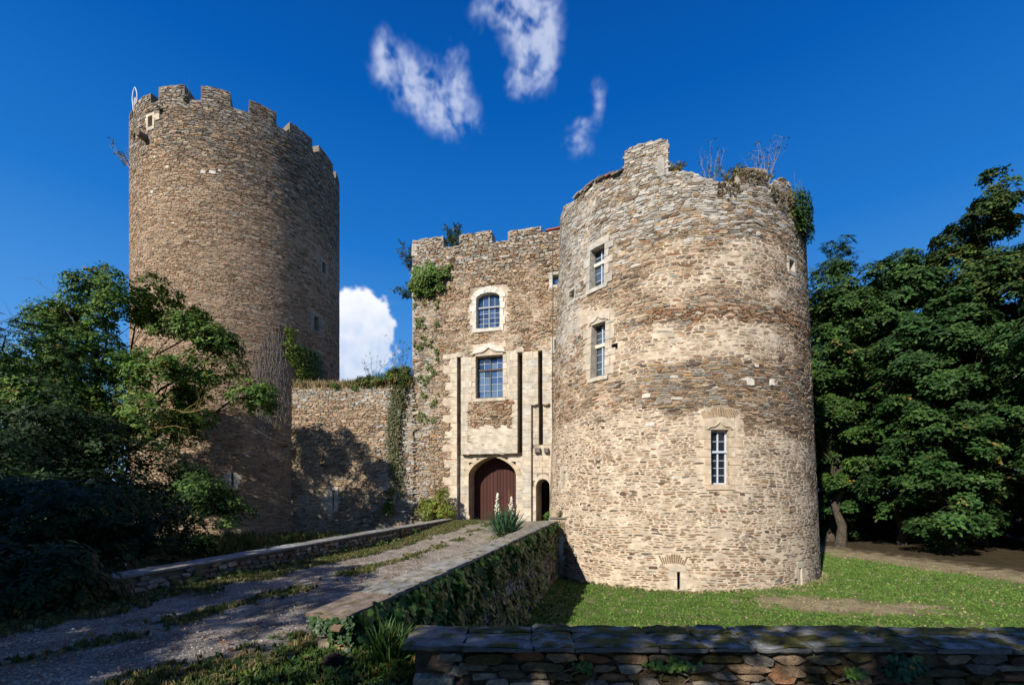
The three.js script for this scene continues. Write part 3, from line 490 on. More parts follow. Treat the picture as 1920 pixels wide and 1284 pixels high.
    return { base: wb(u, v), gap: lerp(0.005, 0.030, ss(0.25, 0.95, p)), proud: 0.010 + lerp(0.036, 0.012, ss(0.1, 0.8, p)) * (0.55 + R() * 0.8), root: -0.06, col, tilt: 0.13, rough: 0.01 };
  };
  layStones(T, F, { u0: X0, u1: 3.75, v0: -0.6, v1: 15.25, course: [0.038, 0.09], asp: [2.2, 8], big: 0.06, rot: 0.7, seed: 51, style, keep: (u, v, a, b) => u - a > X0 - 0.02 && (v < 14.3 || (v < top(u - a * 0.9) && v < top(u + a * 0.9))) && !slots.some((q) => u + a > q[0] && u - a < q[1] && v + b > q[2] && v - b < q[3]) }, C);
  const Rw = rng(511);
  for (const q of ashlar) { const b = wb((q[0] + q[1]) / 2, (q[2] + q[3]) / 2), cool = q[0] > 1.4 ? 0.8 : 0.4; dressed(T, F, rect(q[0] + 0.0015, q[1] - 0.0015, q[2] + 0.0015, q[3] - 0.0015, Rw, 0.003), b - 0.05, b + 0.014 + Rw() * 0.005, mix3(LIME, LIMEGREY, cool * Rw() * 1.3), Rw); }
  for (const q of quoins) { const b = 0, low = q[2] < 3.8; dressed(T, F, rect(q[0] + 0.003, q[1] - (low ? 0.001 : 0.004), q[2] + 0.003, q[3] - 0.003, Rw, 0.006), b - 0.05, b + 0.018 + Rw() * 0.006, mix3([0.70, 0.60, 0.46], LIMEGREY, Rw() * 0.25), Rw, 'quoin'); }
  for (let v = 12.2; v < 15.0;) { const h = 0.22 + Rw() * 0.26; if (Rw() < 0.55) dressed(T, F, rect(X0 - 0.01, X0 + 0.22 + Rw() * 0.16, v + 0.01, v + h - 0.01, Rw, 0.012), -0.06, 0.05, LIMEGREY, Rw, 'quoin'); v += h; }
  for (const [a, b] of [[-2.02, -1.68], [1.18, 1.59]]) dressed(T, F, [[a, 8.83], [b, 8.83], [b, 8.98], [lerp(a, b, 0.75), 9.10], [lerp(a, b, 0.25), 9.10], [a, 8.98]], -0.05, 0.05, LIME, Rw, 'slot_head');
  // lintel over the drawbridge bay
  for (let u = -1.74; u < 1.26;) { const w = Math.min(1.262 - u, 0.6 + Rw() * 0.5); dressed(T, F, rect(u, u + w - 0.006, 3.806, 4.02 + Rw() * 0.04, Rw), -0.05, 0.03, mix3(LIME, LIMEGREY, 0.5), Rw, 'lintel'); u += w; }
  // windows
  windowOn(T, F, { uc: -0.287, v0: 10.19, v1: 11.98, wd: 1.245, R: Rw, depth: 0.24, rows: [4, 1], cols: 4, transom: 11.3, archRise: 0.3, stoneCol: LIMEWHITE, frame: M.paintOld });
  { // segmental arch and quoined jambs of the upper window
    const uc = -0.287, hw = 0.6225, wd = T.children[T.children.length - 1];
    for (const sg of [-1, 1]) { let v = 10.0, k = 0; while (v < 11.66) { const h = Math.min(11.68 - v, 0.3 + Rw() * 0.14), w = k++ % 2 ? 0.32 : 0.22; dressed(wd, F, sg < 0 ? rect(uc - hw - w, uc - hw, v + 0.003, v + h - 0.003, Rw) : rect(uc + hw, uc + hw + w * 0.9, v + 0.003, v + h - 0.003, Rw), -0.05, 0.045, LIMEWHITE, Rw, 'jamb_stone'); v += h; } }
    const P = (t, r) => [uc + Math.cos(t) * (hw + r), 11.68 + Math.sin(t) * (0.3 + r)];
    for (let i = 0; i < 7; i++) { const a = Math.PI * i / 7 + 0.008, b = Math.PI * (i + 1) / 7 - 0.008, m = (a + b) / 2; dressed(wd, F, [P(a, 0), P(a, 0.3), P(m, 0.31), P(b, 0.3), P(b, 0), P(m, 0)], -0.05, 0.045, LIMEWHITE, Rw, 'voussoir'); }
    dressed(wd, F, rect(uc - hw - 0.08, uc + hw + 0.08, 10.0, 10.186, Rw), -0.05, 0.06, LIMEWHITE, Rw, 'sill');
  }
  const lower = windowOn(T, F, { uc: -0.217, v0: 6.65, v1: 8.78, wd: 1.44, R: Rw, depth: 0.3, rows: [4, 2], cols: 4, transom: 8.12, stoneCol: LIME, frame: M.frameBrown, noLintel: true, jamb: [0.16, 0.22] });
  { // white ogee hood over the lower window
    const uc = -0.217, n = 14, yTop = (t) => { const a = Math.abs(t); return a > 0.55 ? 8.86 + 0.36 * Math.sqrt(Math.max(0, 1 - ((a - 0.55) / 0.45) ** 2)) : 9.22 + 0.20 * (1 - a / 0.55) ** 1.6; }, yBot = (t) => { const a = Math.abs(t); return a > 0.5 ? 8.84 + 0.09 * Math.sqrt(Math.max(0, 1 - ((a - 0.5) / 0.5) ** 2)) : 8.93 + 0.22 * (1 - a / 0.5) ** 1.5; };
    const s = new Soup(), X = (t) => uc + t * 0.86, N = 40, ring = (t) => [[yBot(t), -0.05], [yBot(t), 0.10], [yBot(t) + 0.02, 0.12], [yTop(t) - 0.03, 0.12], [yTop(t), 0.09], [yTop(t), -0.05]].map(([v, w]) => { const q = F.p(X(t), v, w); return s.v(q[0], q[1], q[2], [0.78, 0.73, 0.64], X(t), v + w); });
    let prev = ring(-1); for (let i = 1; i <= N; i++) { const r = ring(i * 2 / N - 1); for (let k = 0; k < 5; k++) s.quad(prev[k], r[k], r[k + 1], prev[k + 1]); prev = r; } const hg = s.geo().toNonIndexed(); hg.computeVertexNormals(); mesh('hood_stone', hg, M.dressed, lower);
    dressed(lower, F, rect(uc - 0.74, uc + 0.74, 8.784, 9.16, Rw), -0.05, 0.045, LIME, Rw, 'lintel');
  }
  for (const q of [op.w1, op.w2]) { const W = part('small_window', T); dressed(W, F, rect(q[0] - 0.17, q[0], q[2] - 0.02, q[3] + 0.02, Rw), -0.05, 0.04, LIMEGREY, Rw, 'jamb_stone'); dressed(W, F, rect(q[0] - 0.2, q[1] + 0.05, q[3] + 0.024, q[3] + 0.17, Rw), -0.05, 0.05, LIMEGREY, Rw, 'lintel'); dressed(W, F, rect(q[0] - 0.16, q[1] + 0.05, q[2] - 0.16, q[2] - 0.022, Rw), -0.05, 0.05, LIMEGREY, Rw, 'sill'); reveal(W, F, [[q[0], q[2]], [q[1], q[2]], [q[1], q[3]], [q[0], q[3]]], 0.03, -0.3, LIMEGREY); mesh('pane', faceBox(F, (q[0] + q[1]) / 2, (q[2] + q[3]) / 2, -0.2, 0, 0, q[1] - q[0], q[3] - q[2], 0.01), M.glass, W); }
  // gate: pointed arch, jambs, door of upright planks
  const G = part('gate', T), b1 = -0.26, spring = 2.72, apex = 3.70;
  const arch = (half, rise, c0) => { const out = []; for (let i = 0; i <= 9; i++) { const x = Math.cos((i / 9) * Math.PI / 2), y = 0.72 * Math.sqrt(1 - x * x) + 0.28 * (1 - x); out.push([c0 + half * x, spring + rise * y]); } const left = out.slice(0, -1).map(([u, v]) => [2 * c0 - u, v]).reverse(); return [...out, ...left]; };
  const inn = arch(gw, apex - spring, gc), outp = arch(gw + 0.30, apex - spring + 0.085, gc);
  for (let i = 0; i < inn.length - 1; i += 2) { const j = Math.min(i + 2, inn.length - 1), m = i + 1; const Q = (k) => outp[k]; dressed(G, F, [inn[i], Q(i), Q(m), Q(j), inn[j], inn[m]], b1 - 0.05, b1 + 0.035, [0.62, 0.51, 0.36], Rw, 'voussoir'); }
  // spandrel blocks between arch and lintel
  for (const sg of [-1, 1]) { const rows = [[2.72, 3.05, 1.5], [3.05, 3.4, 1.25], [3.4, 3.6, 0.83], [3.6, 3.795, 0.40]]; for (const [va, vb, inner] of rows) { const e = sg < 0 ? -1.95 : 1.6, i0 = gc + sg * inner; if (Math.abs(e - i0) < 0.12) continue; dressed(G, F, sg < 0 ? rect(e, i0, va + 0.0015, vb - 0.0015, Rw, 0.003) : rect(i0, e, va + 0.0015, vb - 0.0015, Rw, 0.003), b1 - 0.06, b1 + 0.022, LIME, Rw); } }
  for (const sg of [-1, 1]) { let v = 0.36, k = 0; while (v < spring - 0.02) { let h = 0.34 + Rw() * 0.2; if (spring - v - h < 0.2) h = spring - v; const w = sg < 0 ? 0.54 : 0.47; const a = gc + sg * gw; dressed(G, F, sg < 0 ? rect(a - w, a, v + 0.0015, v + h - 0.0015, Rw, 0.003) : rect(a, a + w, v + 0.0015, v + h - 0.0015, Rw, 0.003), b1 - 0.05, b1 + 0.03, k++ % 3 ? LIME : mix3(LIME, LIMEGREY, 0.6), Rw, 'jamb_stone'); v += h; } }
  const path = [[gc + gw, 0.2], ...inn, [gc - gw, 0.2]];
  reveal(G, F, path.map(([u, v]) => [gc + (u - gc) * 1.0, v]), b1 + 0.03, -1.25, [0.52, 0.43, 0.30], false);
  { const zd = -1.14, half = gw + 0.02, n = 14, w = (2 * half) / n; for (let i = 0; i < n; i++) { const g = new THREE.BoxGeometry(w - 0.018, 3.5, 0.05); g.translate(gc - half + w * (i + 0.5), 0.36 + 1.75 - base, zd + (i % 2 ? 0.010 : 0) + (Rw() - 0.5) * 0.012); mesh('plank', g, Rw() < 0.5 ? M.wood : M.woodB, G); } const back = new THREE.BoxGeometry(2 * half, 3.6, 0.04); back.translate(gc, 2.1 - base, zd - 0.06); mesh('door_back', back, M.woodB, G); const cv = new THREE.BoxGeometry(0.07, 3.3, 0.03); cv.translate(gc, 2.0 - base, zd + 0.045); mesh('cover_strip', cv, M.woodB, G); const hd = new THREE.TorusGeometry(0.07, 0.012, 6, 16); hd.translate(gc + 0.22, 1.6 - base, zd + 0.05); mesh('ring_handle', hd, M.iron, G); }
  { const pl = new THREE.BoxGeometry(0.16, 0.34, 0.2); pl.translate(gc - gw + 0.03, 0.5 - base, b1 + 0.1); mesh('plinth', paintGeo(pl, LIME), M.dressed, G); }
  // wicket: round-headed small doorway, open to a dark passage
  { const P = part('doorway', T), b2 = -0.17, uc = 2.5175, hw = 0.345, sp = 2.13; const A = (t, r, ry = r) => [uc + Math.cos(t) * (hw + r), sp + Math.sin(t) * (0.385 + ry)];
    for (let i = 0; i < 6; i++) { const a = Math.PI * i / 6, b = Math.PI * (i + 1) / 6, m = (a + b) / 2; dressed(P, F, [A(a, 0), A(a, 0.095, 0.24), A(m, 0.1, 0.26), A(b, 0.095, 0.24), A(b, 0), A(m, 0)], b2 - 0.05, b2 + 0.03, LIME, Rw, 'voussoir'); }
    for (const sg of [-1, 1]) { let v = 0.36; while (v < sp - 0.02) { let h = 0.35 + Rw() * 0.2; if (sp - v - h < 0.2) h = sp - v; const a = uc + sg * hw, e = sg < 0 ? 1.96 : 2.913; dressed(P, F, sg < 0 ? rect(e, a, v + 0.0015, v + h - 0.0015, Rw, 0.003) : rect(a, e, v + 0.0015, v + h - 0.0015, Rw, 0.003), b2 - 0.05, b2 + 0.025, LIME, Rw, 'jamb_stone'); v += h; } }
    let row = 2.8; for (const h of [0.3, 0.32, 0.3, 0.32]) { const cut = 2.2 + Rw() * 0.5; dressed(P, F, rect(1.962, cut - 0.004, row, row + h - 0.008, Rw), b2 - 0.05, b2 + 0.02, mix3(LIME, CREAM, Rw()), Rw); dressed(P, F, rect(cut + 0.004, 2.912, row, row + h - 0.008, Rw), b2 - 0.05, b2 + 0.02, mix3(LIME, CREAM, Rw()), Rw); row += h; }
    for (const sg of [-1, 1]) dressed(P, F, sg < 0 ? rect(1.962, uc - 0.3, 2.42, 2.79, Rw) : rect(uc + 0.3, 2.912, 2.42, 2.79, Rw), b2 - 0.06, b2 + 0.018, LIME, Rw);
    const pts = [[uc + hw, 0.2], [uc + hw, sp]]; for (let i = 1; i < 10; i++) pts.push(A(Math.PI * i / 10, 0)); pts.push([uc - hw, sp], [uc - hw, 0.2]);
    reveal(P, F, pts, b2 + 0.025, -1.6, [0.46, 0.38, 0.27], false); }
  for (const [a, b] of [[2.118, 2.412], [2.60, 2.84]]) { const s = new Soup(); stone(s, F, rect(a, b, 3.79, 4.05, Rw, 0.012), -0.2, 0.06, { col: [0.20, 0.185, 0.17], bevel: 0.03, bulge: 0.006 }); mesh('corbel', s.geo(), M.dressed, T); }
  mesh('conductor_cable', new THREE.TubeGeometry(new THREE.CatmullRomCurve3([0.5, 3, 6, 9, 12, 14.4].map((y, i) => V(3.03 + Math.sin(i * 2.1) * 0.012, y - base, 0.06))), 40, 0.014, 5), M.cable, T);
  for (let i = 0; i < 5; i++) { const g = new THREE.BoxGeometry(0.2, 0.05, 0.5); g.rotateZ(0.1 * (i - 2)); g.translate(2.75 + i * 0.17, 14.78 + 0.03 * i - base, -0.3 - 0.03 * i); mesh('roof_tile', paintGeo(g, [0.42, 0.14, 0.08]), M.tileRed, T); }
  // the block behind the front
  for (const [x, y, z, sx, sy, sz] of [[X0 + 0.35, 6.6, -4.0, 0.7, 14.4, 6.6], [0, 13.2, -4.0, 8.2, 0.3, 6.4], [0, 6.6, -7.0, 8.2, 13.0, 0.6]]) { const g = new THREE.BoxGeometry(sx, sy, sz); g.translate(x, y - base, z); mesh('rear_wall', paintGeo(g, [0.34, 0.27, 0.19]), M.mortar, T); }
}
stage('gatehouse');

// ------------------------------------------------------------------ curtain wall between keep and gatehouse
{
  const base = -1.0, C = [-12.2, base, 1.15], L = Math.hypot(7.75, 1.05), F = planeFace(0, base, 0, 7.75, -1.05), R = rng(601);
  const T = thing('curtain_wall', 'tan stone curtain wall with grassy top between keep and gatehouse', 'wall', C); T.userData.kind = 'thing';
  const top = (u) => 7.52 - 0.012 * u + fbm(u * 1.1, 2, 3) * 0.09;
  const op = { a: [3.38, 3.49, 1.0, 1.95], b: [6.66, 6.76, 1.42, 2.08] }, holes = Object.values(op);
  const inEx = hole([[op.a[0] - 0.3, op.a[1] + 0.3, 0.8, 2.2], [op.b[0] - 0.32, op.b[1] + 0.1, 1.2, 1.75]], 0.02);
  const pale = (u, v) => clamp(ss(6.3, 7.3, v + n2(u * 0.9, 3) * 0.35) + ss(5.7, 6.9, u + n2(v * 0.8, 7) * 0.5 + n2(v * 2.5, 17) * 0.2) * 0.9), low = (v) => 1 - ss(0.6, 1.4, v);
  const point = (u, v) => clamp(0.26 + fbm(u * 0.5 + 110, v * 0.6, 4) * 0.5 + 0.35 * box(v, 0, 2.6, 0.5) * box(u, 1.3, 3.5, 0.4));
  mesh('wall_body', wallBody(F, { u0: 0, u1: L, v0: base, v1: 7.9, top, du: 0.09, dv: 0.09, holes, back: 1.2, look: (u, v) => { const p = point(u, v), k = 1 + fbm(u * 1.4, v * 1.4, 3) * 0.15; return { w: -0.02 + 0.036 * ss(0.2, 0.85, p) + fbm(u * 3, v * 3, 2) * 0.006, c: mix3(mix3([0.38, 0.30, 0.21], CREAM, ss(0.2, 0.7, p)), [0.52, 0.505, 0.465], pale(u, v) * 0.85).map((c) => c * k) }; } }), M.mortar, T);
  layStones(T, F, { u0: 0, u1: L, v0: base, v1: 7.75, course: [0.042, 0.10], asp: [2.4, 8.5], big: 0.06, rot: 0.6, seed: 61, keep: () => true, style: (u, v, R) => { if (v > top(u) - 0.01 || inEx(u, v)) return null; const p = point(u, v), w = pale(u, v); const col = pick(R, { peach: 0.8 - w * 0.5, tan: 2.6, buff: 2.8, brown: 1.1, grey: 0.3 + w, ochre: 0.25 - w * 0.2, pale: 1.0, dark: 0.15, rust: 0.08, lichen: w * 7, white: w * 1.8 }); return { gap: lerp(0.005, 0.028, p), proud: 0.010 + lerp(0.038, 0.012, p) * (0.5 + R() * 0.9), root: -0.06, col, tilt: 0.15, rough: 0.01 }; } }, C);
  const Rw = rng(611);
  slitOn(T, F, { u0: op.a[0], u1: op.a[1], v0: 1.04, v1: 1.95, R: Rw, side: 0.24, col: LIME });
  slitOn(T, F, { u0: op.b[0], u1: op.b[1], v0: 1.46, v1: 2.08, R: Rw, side: 0.22, col: LIME });
}
stage('curtain');
// ------------------------------------------------------------------ ground
const roadY = (z) => 0.45 * (1 - ss(0.6, 9.6, z));
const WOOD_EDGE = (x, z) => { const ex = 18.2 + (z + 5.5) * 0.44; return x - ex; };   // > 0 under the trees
function groundY(x, z) {
  const und = fbm(x * 0.16, z * 0.16, 3) * 0.06 + fbm(x * 0.9, z * 0.9, 2) * 0.012;
  const right = -1.73 + 0.018 * clamp(x - 5, 0, 14) + und + 0.05 * clamp(WOOD_EDGE(x, z), 0, 12), left = -0.55 + und * 1.5 + 0.02 * clamp(-x - 6, 0, 20);
  const plateau = -0.02 + und * 0.4;
  const r = lerp(right, plateau, ss(13.2, 17.1, z - 0.12 * clamp(x - 8, 0, 10))), l = lerp(left, plateau, ss(10.5, 16.8, z));
  const deck = (z > 17.6 ? 0 : roadY(Math.max(z, 0))) - 0.06;
  if (x > -1.86 && x < 3.42 && z > -0.5) return lerp(deck, Math.min(plateau, -0.03), ss(17, 18.5, z));
  return x > 0.8 ? r : l;
}
const bareLawn = (x, z) => {   // worn earth with its own ragged outline
  const q = fbm(x * 0.9, z * 0.9, 4) * 0.5, a = 1 - Math.hypot((x - 12.9) / 2.7, (z - 6.35) / 1.05), b = 1 - Math.hypot((x - 10.2) / 3.2, (z - 4.35) / 0.5), e = WOOD_EDGE(x, z);
  return clamp(Math.max(ss(-0.25, 0.35, a + q), ss(-0.1, 0.5, b + q) * 0.7, ss(-1.5, -0.4, e + q * 1.4), ss(0.05, 0.6, q * 1.5) * 0.7));
};
{
  const lines = (fine0, fine1, step, far, extra) => { const o = [...extra]; for (let v = fine0; v <= fine1; v += step) if (!extra.some((e) => Math.abs(e - v) < step * 0.4)) o.push(v); for (let g = step * 1.3, v = fine1; v < far; g *= 1.25) { v += g; o.push(v); } for (let g = step * 1.3, v = fine0; v > -far; g *= 1.25) { v -= g; o.push(v); } return o.sort((a, b) => a - b); };
  const X = lines(-22, 24, 0.16, 420, [-1.93, -1.8, 3.35, 3.5]), Z = lines(-14, 27, 0.16, 420, [17.55]), s = new Soup();
  for (const z of Z) for (const x of X) {
    const e = WOOD_EDGE(x, z), k = 1 + fbm(x * 0.5, z * 0.5, 4) * 0.35, m = fbm(x * 1.8 + 40, z * 1.8, 3);
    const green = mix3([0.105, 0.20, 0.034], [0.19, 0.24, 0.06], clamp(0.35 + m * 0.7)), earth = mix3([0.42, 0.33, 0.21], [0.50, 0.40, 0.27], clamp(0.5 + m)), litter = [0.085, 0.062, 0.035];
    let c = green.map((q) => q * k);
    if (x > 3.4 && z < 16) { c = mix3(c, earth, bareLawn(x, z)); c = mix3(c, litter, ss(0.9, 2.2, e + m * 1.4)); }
    else if (z < 17.5) c = mix3([0.10, 0.11, 0.04], [0.16, 0.13, 0.08], clamp(0.5 + m * 0.8)).map((q) => q * k);
    else { const g = ss(-0.2, 0.5, fbm(x * 1.1, z * 1.1, 4) + (x > 2.6 ? 0.35 : -0.1)); c = mix3([0.17, 0.135, 0.095], [0.07, 0.10, 0.025], g).map((q) => q * k); }
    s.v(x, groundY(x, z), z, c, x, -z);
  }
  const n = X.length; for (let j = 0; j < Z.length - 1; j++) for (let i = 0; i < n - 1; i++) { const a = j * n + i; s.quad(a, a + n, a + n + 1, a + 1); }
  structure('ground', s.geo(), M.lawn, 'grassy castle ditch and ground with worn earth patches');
}
const trackGrass = (x, z) => {   // where grass grows on the causeway: middle strip and verges
  const q = fbm(x * 1.3, z * 0.7 + 30, 4), near = ss(17.4, 18.6, z), mid = box(x + q * 0.25 + 0.12 * Math.sin(z * 0.35), 0.45, 0.92, 0.16) * ss(-0.3, 0.2, fbm(x * 0.9, z * 0.7 + 7, 4) * 1.2 + 0.01 * (z - 8));
  const leftV = 1 - ss(-0.78, -0.42, x + q * 0.45 - 0.35 * ss(8, 2, z)), rightV = ss(2.75, 2.98, x + q * 0.3) * 0.8, gate = box(z + q * 0.5, 1.2, 2.4, 0.5) * box(x, -0.8, 1.3, 0.6) * 0.5;
  const corner = ss(2.3, 2.9, x + q * 0.5 + (z - 17.6) * 0.35) * near;
  return clamp(Math.max(mid * 0.85, leftV, rightV, gate, corner));
};
{
  const s = new Soup(), X = [], Z = []; for (let x = -1.645; x <= 3.205; x += 0.055) X.push(x); for (let z = 0.0; z < 24.5; z += z > 12 ? 0.05 : 0.09) Z.push(z);
  for (const z of Z) for (const x of X) {
    const g = trackGrass(x, z), k = 1 + fbm(x * 0.9, z * 0.9, 4) * 0.22, m = fbm(x * 2.2, z * 2.2 + 60, 3), rut = (box(x, -0.5, 0.4, 0.25) + box(x, 1.0, 2.5, 0.3)) * 0.02;
    let c = mix3([0.36, 0.31, 0.255], [0.47, 0.42, 0.355], clamp(0.5 + m * 0.6)); c = mix3(c, [0.20, 0.155, 0.11], ss(0.15, 0.6, fbm(x * 1.1 + 9, z * 0.8, 4) + 0.25 * ss(14, 18, z)) * 0.7);
    c = mix3(c, mix3([0.085, 0.11, 0.03], [0.19, 0.17, 0.07], clamp(0.5 + m)), ss(0.25, 0.75, g + m * 0.25)).map((q) => q * k);
    s.v(x, roadY(z) - rut + fbm(x * 1.4, z * 1.4, 3) * 0.018 + g * 0.02, z, c, x, -z);
  }
  const n = X.length; for (let j = 0; j < Z.length - 1; j++) for (let i = 0; i < n - 1; i++) { const a = j * n + i; s.quad(a, a + n, a + n + 1, a + 1); }
  structure('road', s.geo(), M.gravel, 'gravel causeway track with a grassy middle strip');
}
stage('ground');

// ------------------------------------------------------------------ coping slabs
// plan: four corners [x, z] going round; a slab with worn edges, uneven top and moss where it grows
function slab(parent, plan, y, th, seed, moss, col, mat = M.slate) {
  const R = rng(seed), s = new Soup(), N = 14, Mm = 8, [a, b, c, d] = plan, dy = [0, 0, 0, 0].map(() => (R() - 0.5) * 0.012), sd = R() * 40, tint = 0.82 + R() * 0.36, warm = (R() - 0.5) * 0.10;
  const P = (i, j) => { const u = i / N, v = j / Mm; let x = lerp(lerp(a[0], b[0], u), lerp(d[0], c[0], u), v), z = lerp(lerp(a[1], b[1], u), lerp(d[1], c[1], u), v); const ed = Math.min(u, 1 - u, v, 1 - v); if (ed < 0.01) { const q = n2(x * 7 + sd, z * 7) * 0.018; x += q; z += n2(x * 7, z * 7 + sd) * 0.018; } return [x, z, lerp(lerp(dy[0], dy[1], u), lerp(dy[3], dy[2], u), v), ed]; };
  const base = typeof y === 'function' ? y : () => y, top = [], low = [];
  const colAt = (x, z, m) => { const k = tint * (1 + n2(x * 5, z * 5 + sd) * 0.1), m2 = ss(0.0, 0.22, m); return mix3([col[0] * k * (1 + warm), col[1] * k, col[2] * k * (1 - warm)], mix3([0.11, 0.10, 0.022], [0.20, 0.17, 0.04], clamp(0.5 + n2(x * 30, z * 30))), m2); };
  for (let j = 0; j <= Mm; j++) for (let i = 0; i <= N; i++) {
    const [x, z, t, ed] = P(i, j), m = fbm(x * 2.6, z * 2.6 + 5, 4) + fbm(x * 9, z * 9, 2) * 0.35 + moss, hgt = ss(0.0, 0.35, m) * (0.012 + 0.012 * Math.abs(n2(x * 24, z * 24)));
    top.push(s.v(x, base(x, z) + th + t + n2(x * 9 + sd, z * 9) * 0.003 - (ed < 0.01 ? 0.008 : 0) + (ed > 0.01 ? hgt : hgt * 0.5), z, colAt(x, z, m), x * 0.8, z * 0.8));
  }
  const at = (i, j) => top[j * (N + 1) + i];
  for (let j = 0; j < Mm; j++) for (let i = 0; i < N; i++) s.quad(at(i, j), at(i, j + 1), at(i + 1, j + 1), at(i + 1, j));
  const rim = []; for (let i = 0; i < N; i++) rim.push([i, 0]); for (let j = 0; j < Mm; j++) rim.push([N, j]); for (let i = N; i > 0; i--) rim.push([i, Mm]); for (let j = Mm; j > 0; j--) rim.push([0, j]);
  const up = rim.map(([i, j]) => { const [x, z, t] = P(i, j); return s.v(x, base(x, z) + th + t - 0.008, z, col.map((c) => c * tint * 0.95), x + z, 0.4); });
  for (const [i, j] of rim) { const [x, z] = P(i, j); low.push(s.v(x + n2(x * 12, z * 12) * 0.008, base(x, z) + n2(x * 8, z * 8) * 0.004, z + n2(x * 12, z * 12 + 4) * 0.008, col.map((c) => c * tint * 0.9), x + z, 0)); }
  const n = rim.length; for (let i = 0; i < n; i++) { const j = (i + 1) % n; s.quad(up[i], up[j], low[j], low[i]); }
  return mesh('coping_slab', s.geo(), mat, parent);
}

// ------------------------------------------------------------------ left parapet of the causeway
{
  const base = -0.7, x = -1.64, C = [x, base, 19.6], F = planeFace(0, base, 0, 0, -1), zOf = (u) => 19.6 - u, topY = (z) => 0.36 + (16.2 - z) * 0.0145, R = rng(701);
  const T = thing('parapet_wall', 'low rubble parapet along the far side of the track, under the trees', 'wall', C); T.userData.kind = 'thing';
  const L = 18.1, top = (u) => topY(zOf(u)) - 0.055;
  mesh('wall_body', wallBody(F, { u0: 0, u1: L, v0: base, v1: 0.8, top, du: 0.1, dv: 0.06, back: 0.42, backDown: 1.4, tail: true, look: (u, v) => ({ w: -0.03 + fbm(u * 3, v * 3, 2) * 0.008, c: [0.19, 0.16, 0.12].map((c) => c * (1 + fbm(u, v * 2, 3) * 0.2)) }) }), M.mortar, T);
  layStones(T, F, { u0: 0.02, u1: L - 0.02, v0: -0.2, v1: 0.75, course: [0.055, 0.12], asp: [1.8, 4.5], seed: 71, keep: () => true, warp: 0.5, style: (u, v, R) => (v > top(u) - 0.035 ? null : { gap: 0.016, proud: 0.02 + R() * 0.04, root: -0.08, col: pick(R, { brown: 2, grey: 1.6, slate: 1, dark: 1, pale: 0.5, tan: 0.7, rust: 0.4 }), tilt: 0.2, rough: 0.012 }) }, C);
  let z = 19.5, k = 0; while (z > 1.65) { const l = Math.min(0.7 + R() * 0.6, z - 1.5); slab(T, [[-0.46, z - C[2]], [0.045 + R() * 0.02, z - C[2]], [0.045 + R() * 0.02, z - l + 0.012 - C[2]], [-0.46, z - l + 0.012 - C[2]]], (px, pz) => topY(pz + C[2]) - 0.05 - base, 0.05, 710 + k++, -0.42, [0.36, 0.345, 0.32]); z -= l; }
}
// ------------------------------------------------------------------ right parapet and flank of the causeway
const RP = { z0: 17.67, z1: 3.05, top: (z) => 0.40 + (17.67 - z) * 0.0150 };
const rightFlank = (() => { const f = planeFace(0, -2.2, 0, 0, -1); return { p: (u, v, w) => f.p(u, v, w + 0.10 * Math.max(0, -0.1 - v)), dir: f.dir }; })();
{
  const base = -2.2, C = [3.62, base, RP.z0], F = rightFlank, L = RP.z0 - RP.z1, R = rng(801), top = (u) => RP.top(RP.z0 - u) - 0.06;
  const T = thing('parapet_wall', 'ivy-hung parapet with mossy slab coping beside the ditch', 'wall', C); T.userData.kind = 'thing';
  mesh('wall_body', wallBody(F, { u0: 0, u1: L, v0: base, v1: 0.7, top, du: 0.12, dv: 0.1, back: 0.42, backDown: 0.75, tail: true, look: (u, v) => ({ w: -0.03 + fbm(u * 3, v * 3, 2) * 0.008, c: [0.20, 0.175, 0.13].map((c) => c * (1 + fbm(u, v * 2, 3) * 0.2)) }) }), M.mortar, T);
  layStones(T, F, { u0: 0.02, u1: L, v0: -2.2, v1: 0.65, course: [0.07, 0.15], asp: [1.8, 4.5], seed: 81, keep: () => true, style: (u, v, R) => (v > top(u) - 0.03 ? null : { gap: 0.016, proud: 0.02 + R() * 0.04, root: -0.08, col: pick(R, { brown: 2, tan: 1.2, grey: 1.2, slate: 0.5, dark: 0.6, pale: 0.6 }), tilt: 0.2, rough: 0.012 }) }, C, 160);
  const E = planeFace(-0.42, base, 0.0, 1, 0), Re = rng(802);
  for (const [a, b, c, d, col] of [[0.0, 0.17, 0.08, 0.30, [0.36, 0.33, 0.27]], [0.175, 0.435, 0.03, 0.30, [0.40, 0.30, 0.17]], [0.0, 0.43, 0.305, 0.335, [0.25, 0.22, 0.18]], [0.02, 0.2, -0.18, 0.075, [0.33, 0.29, 0.22]], [0.21, 0.45, -0.2, 0.025, [0.42, 0.29, 0.15]]]) { const s = new Soup(); stone(s, E, rect(a, b, c, d, Re, 0.014), -0.04, 0.05 + Re() * 0.03, { col, bevel: 0.026, bulge: 0.014, rnd: Re, rough: 0.012, detail: true }); mesh('stone', s.geo(), M.stone, T); }
  let z = RP.z0 + 0.16, k = 0; while (z > RP.z1 - 0.1) { const l = Math.min(0.55 + R() * 0.75, z - RP.z1 + 0.2), j = () => (R() - 0.5) * 0.05; slab(T, [[-0.50 + j(), z - C[2]], [0.07 + j(), z - C[2]], [0.07 + j(), z - l + 0.014 - C[2]], [-0.50 + j(), z - l + 0.014 - C[2]]], (px, pz) => RP.top(Math.min(17.8, pz + C[2])) - 0.055 - base, 0.055 + R() * 0.012, 810 + k++, -0.26, k < 2 ? [0.33, 0.26, 0.20] : [0.36, 0.335, 0.29]); z -= l; }
}
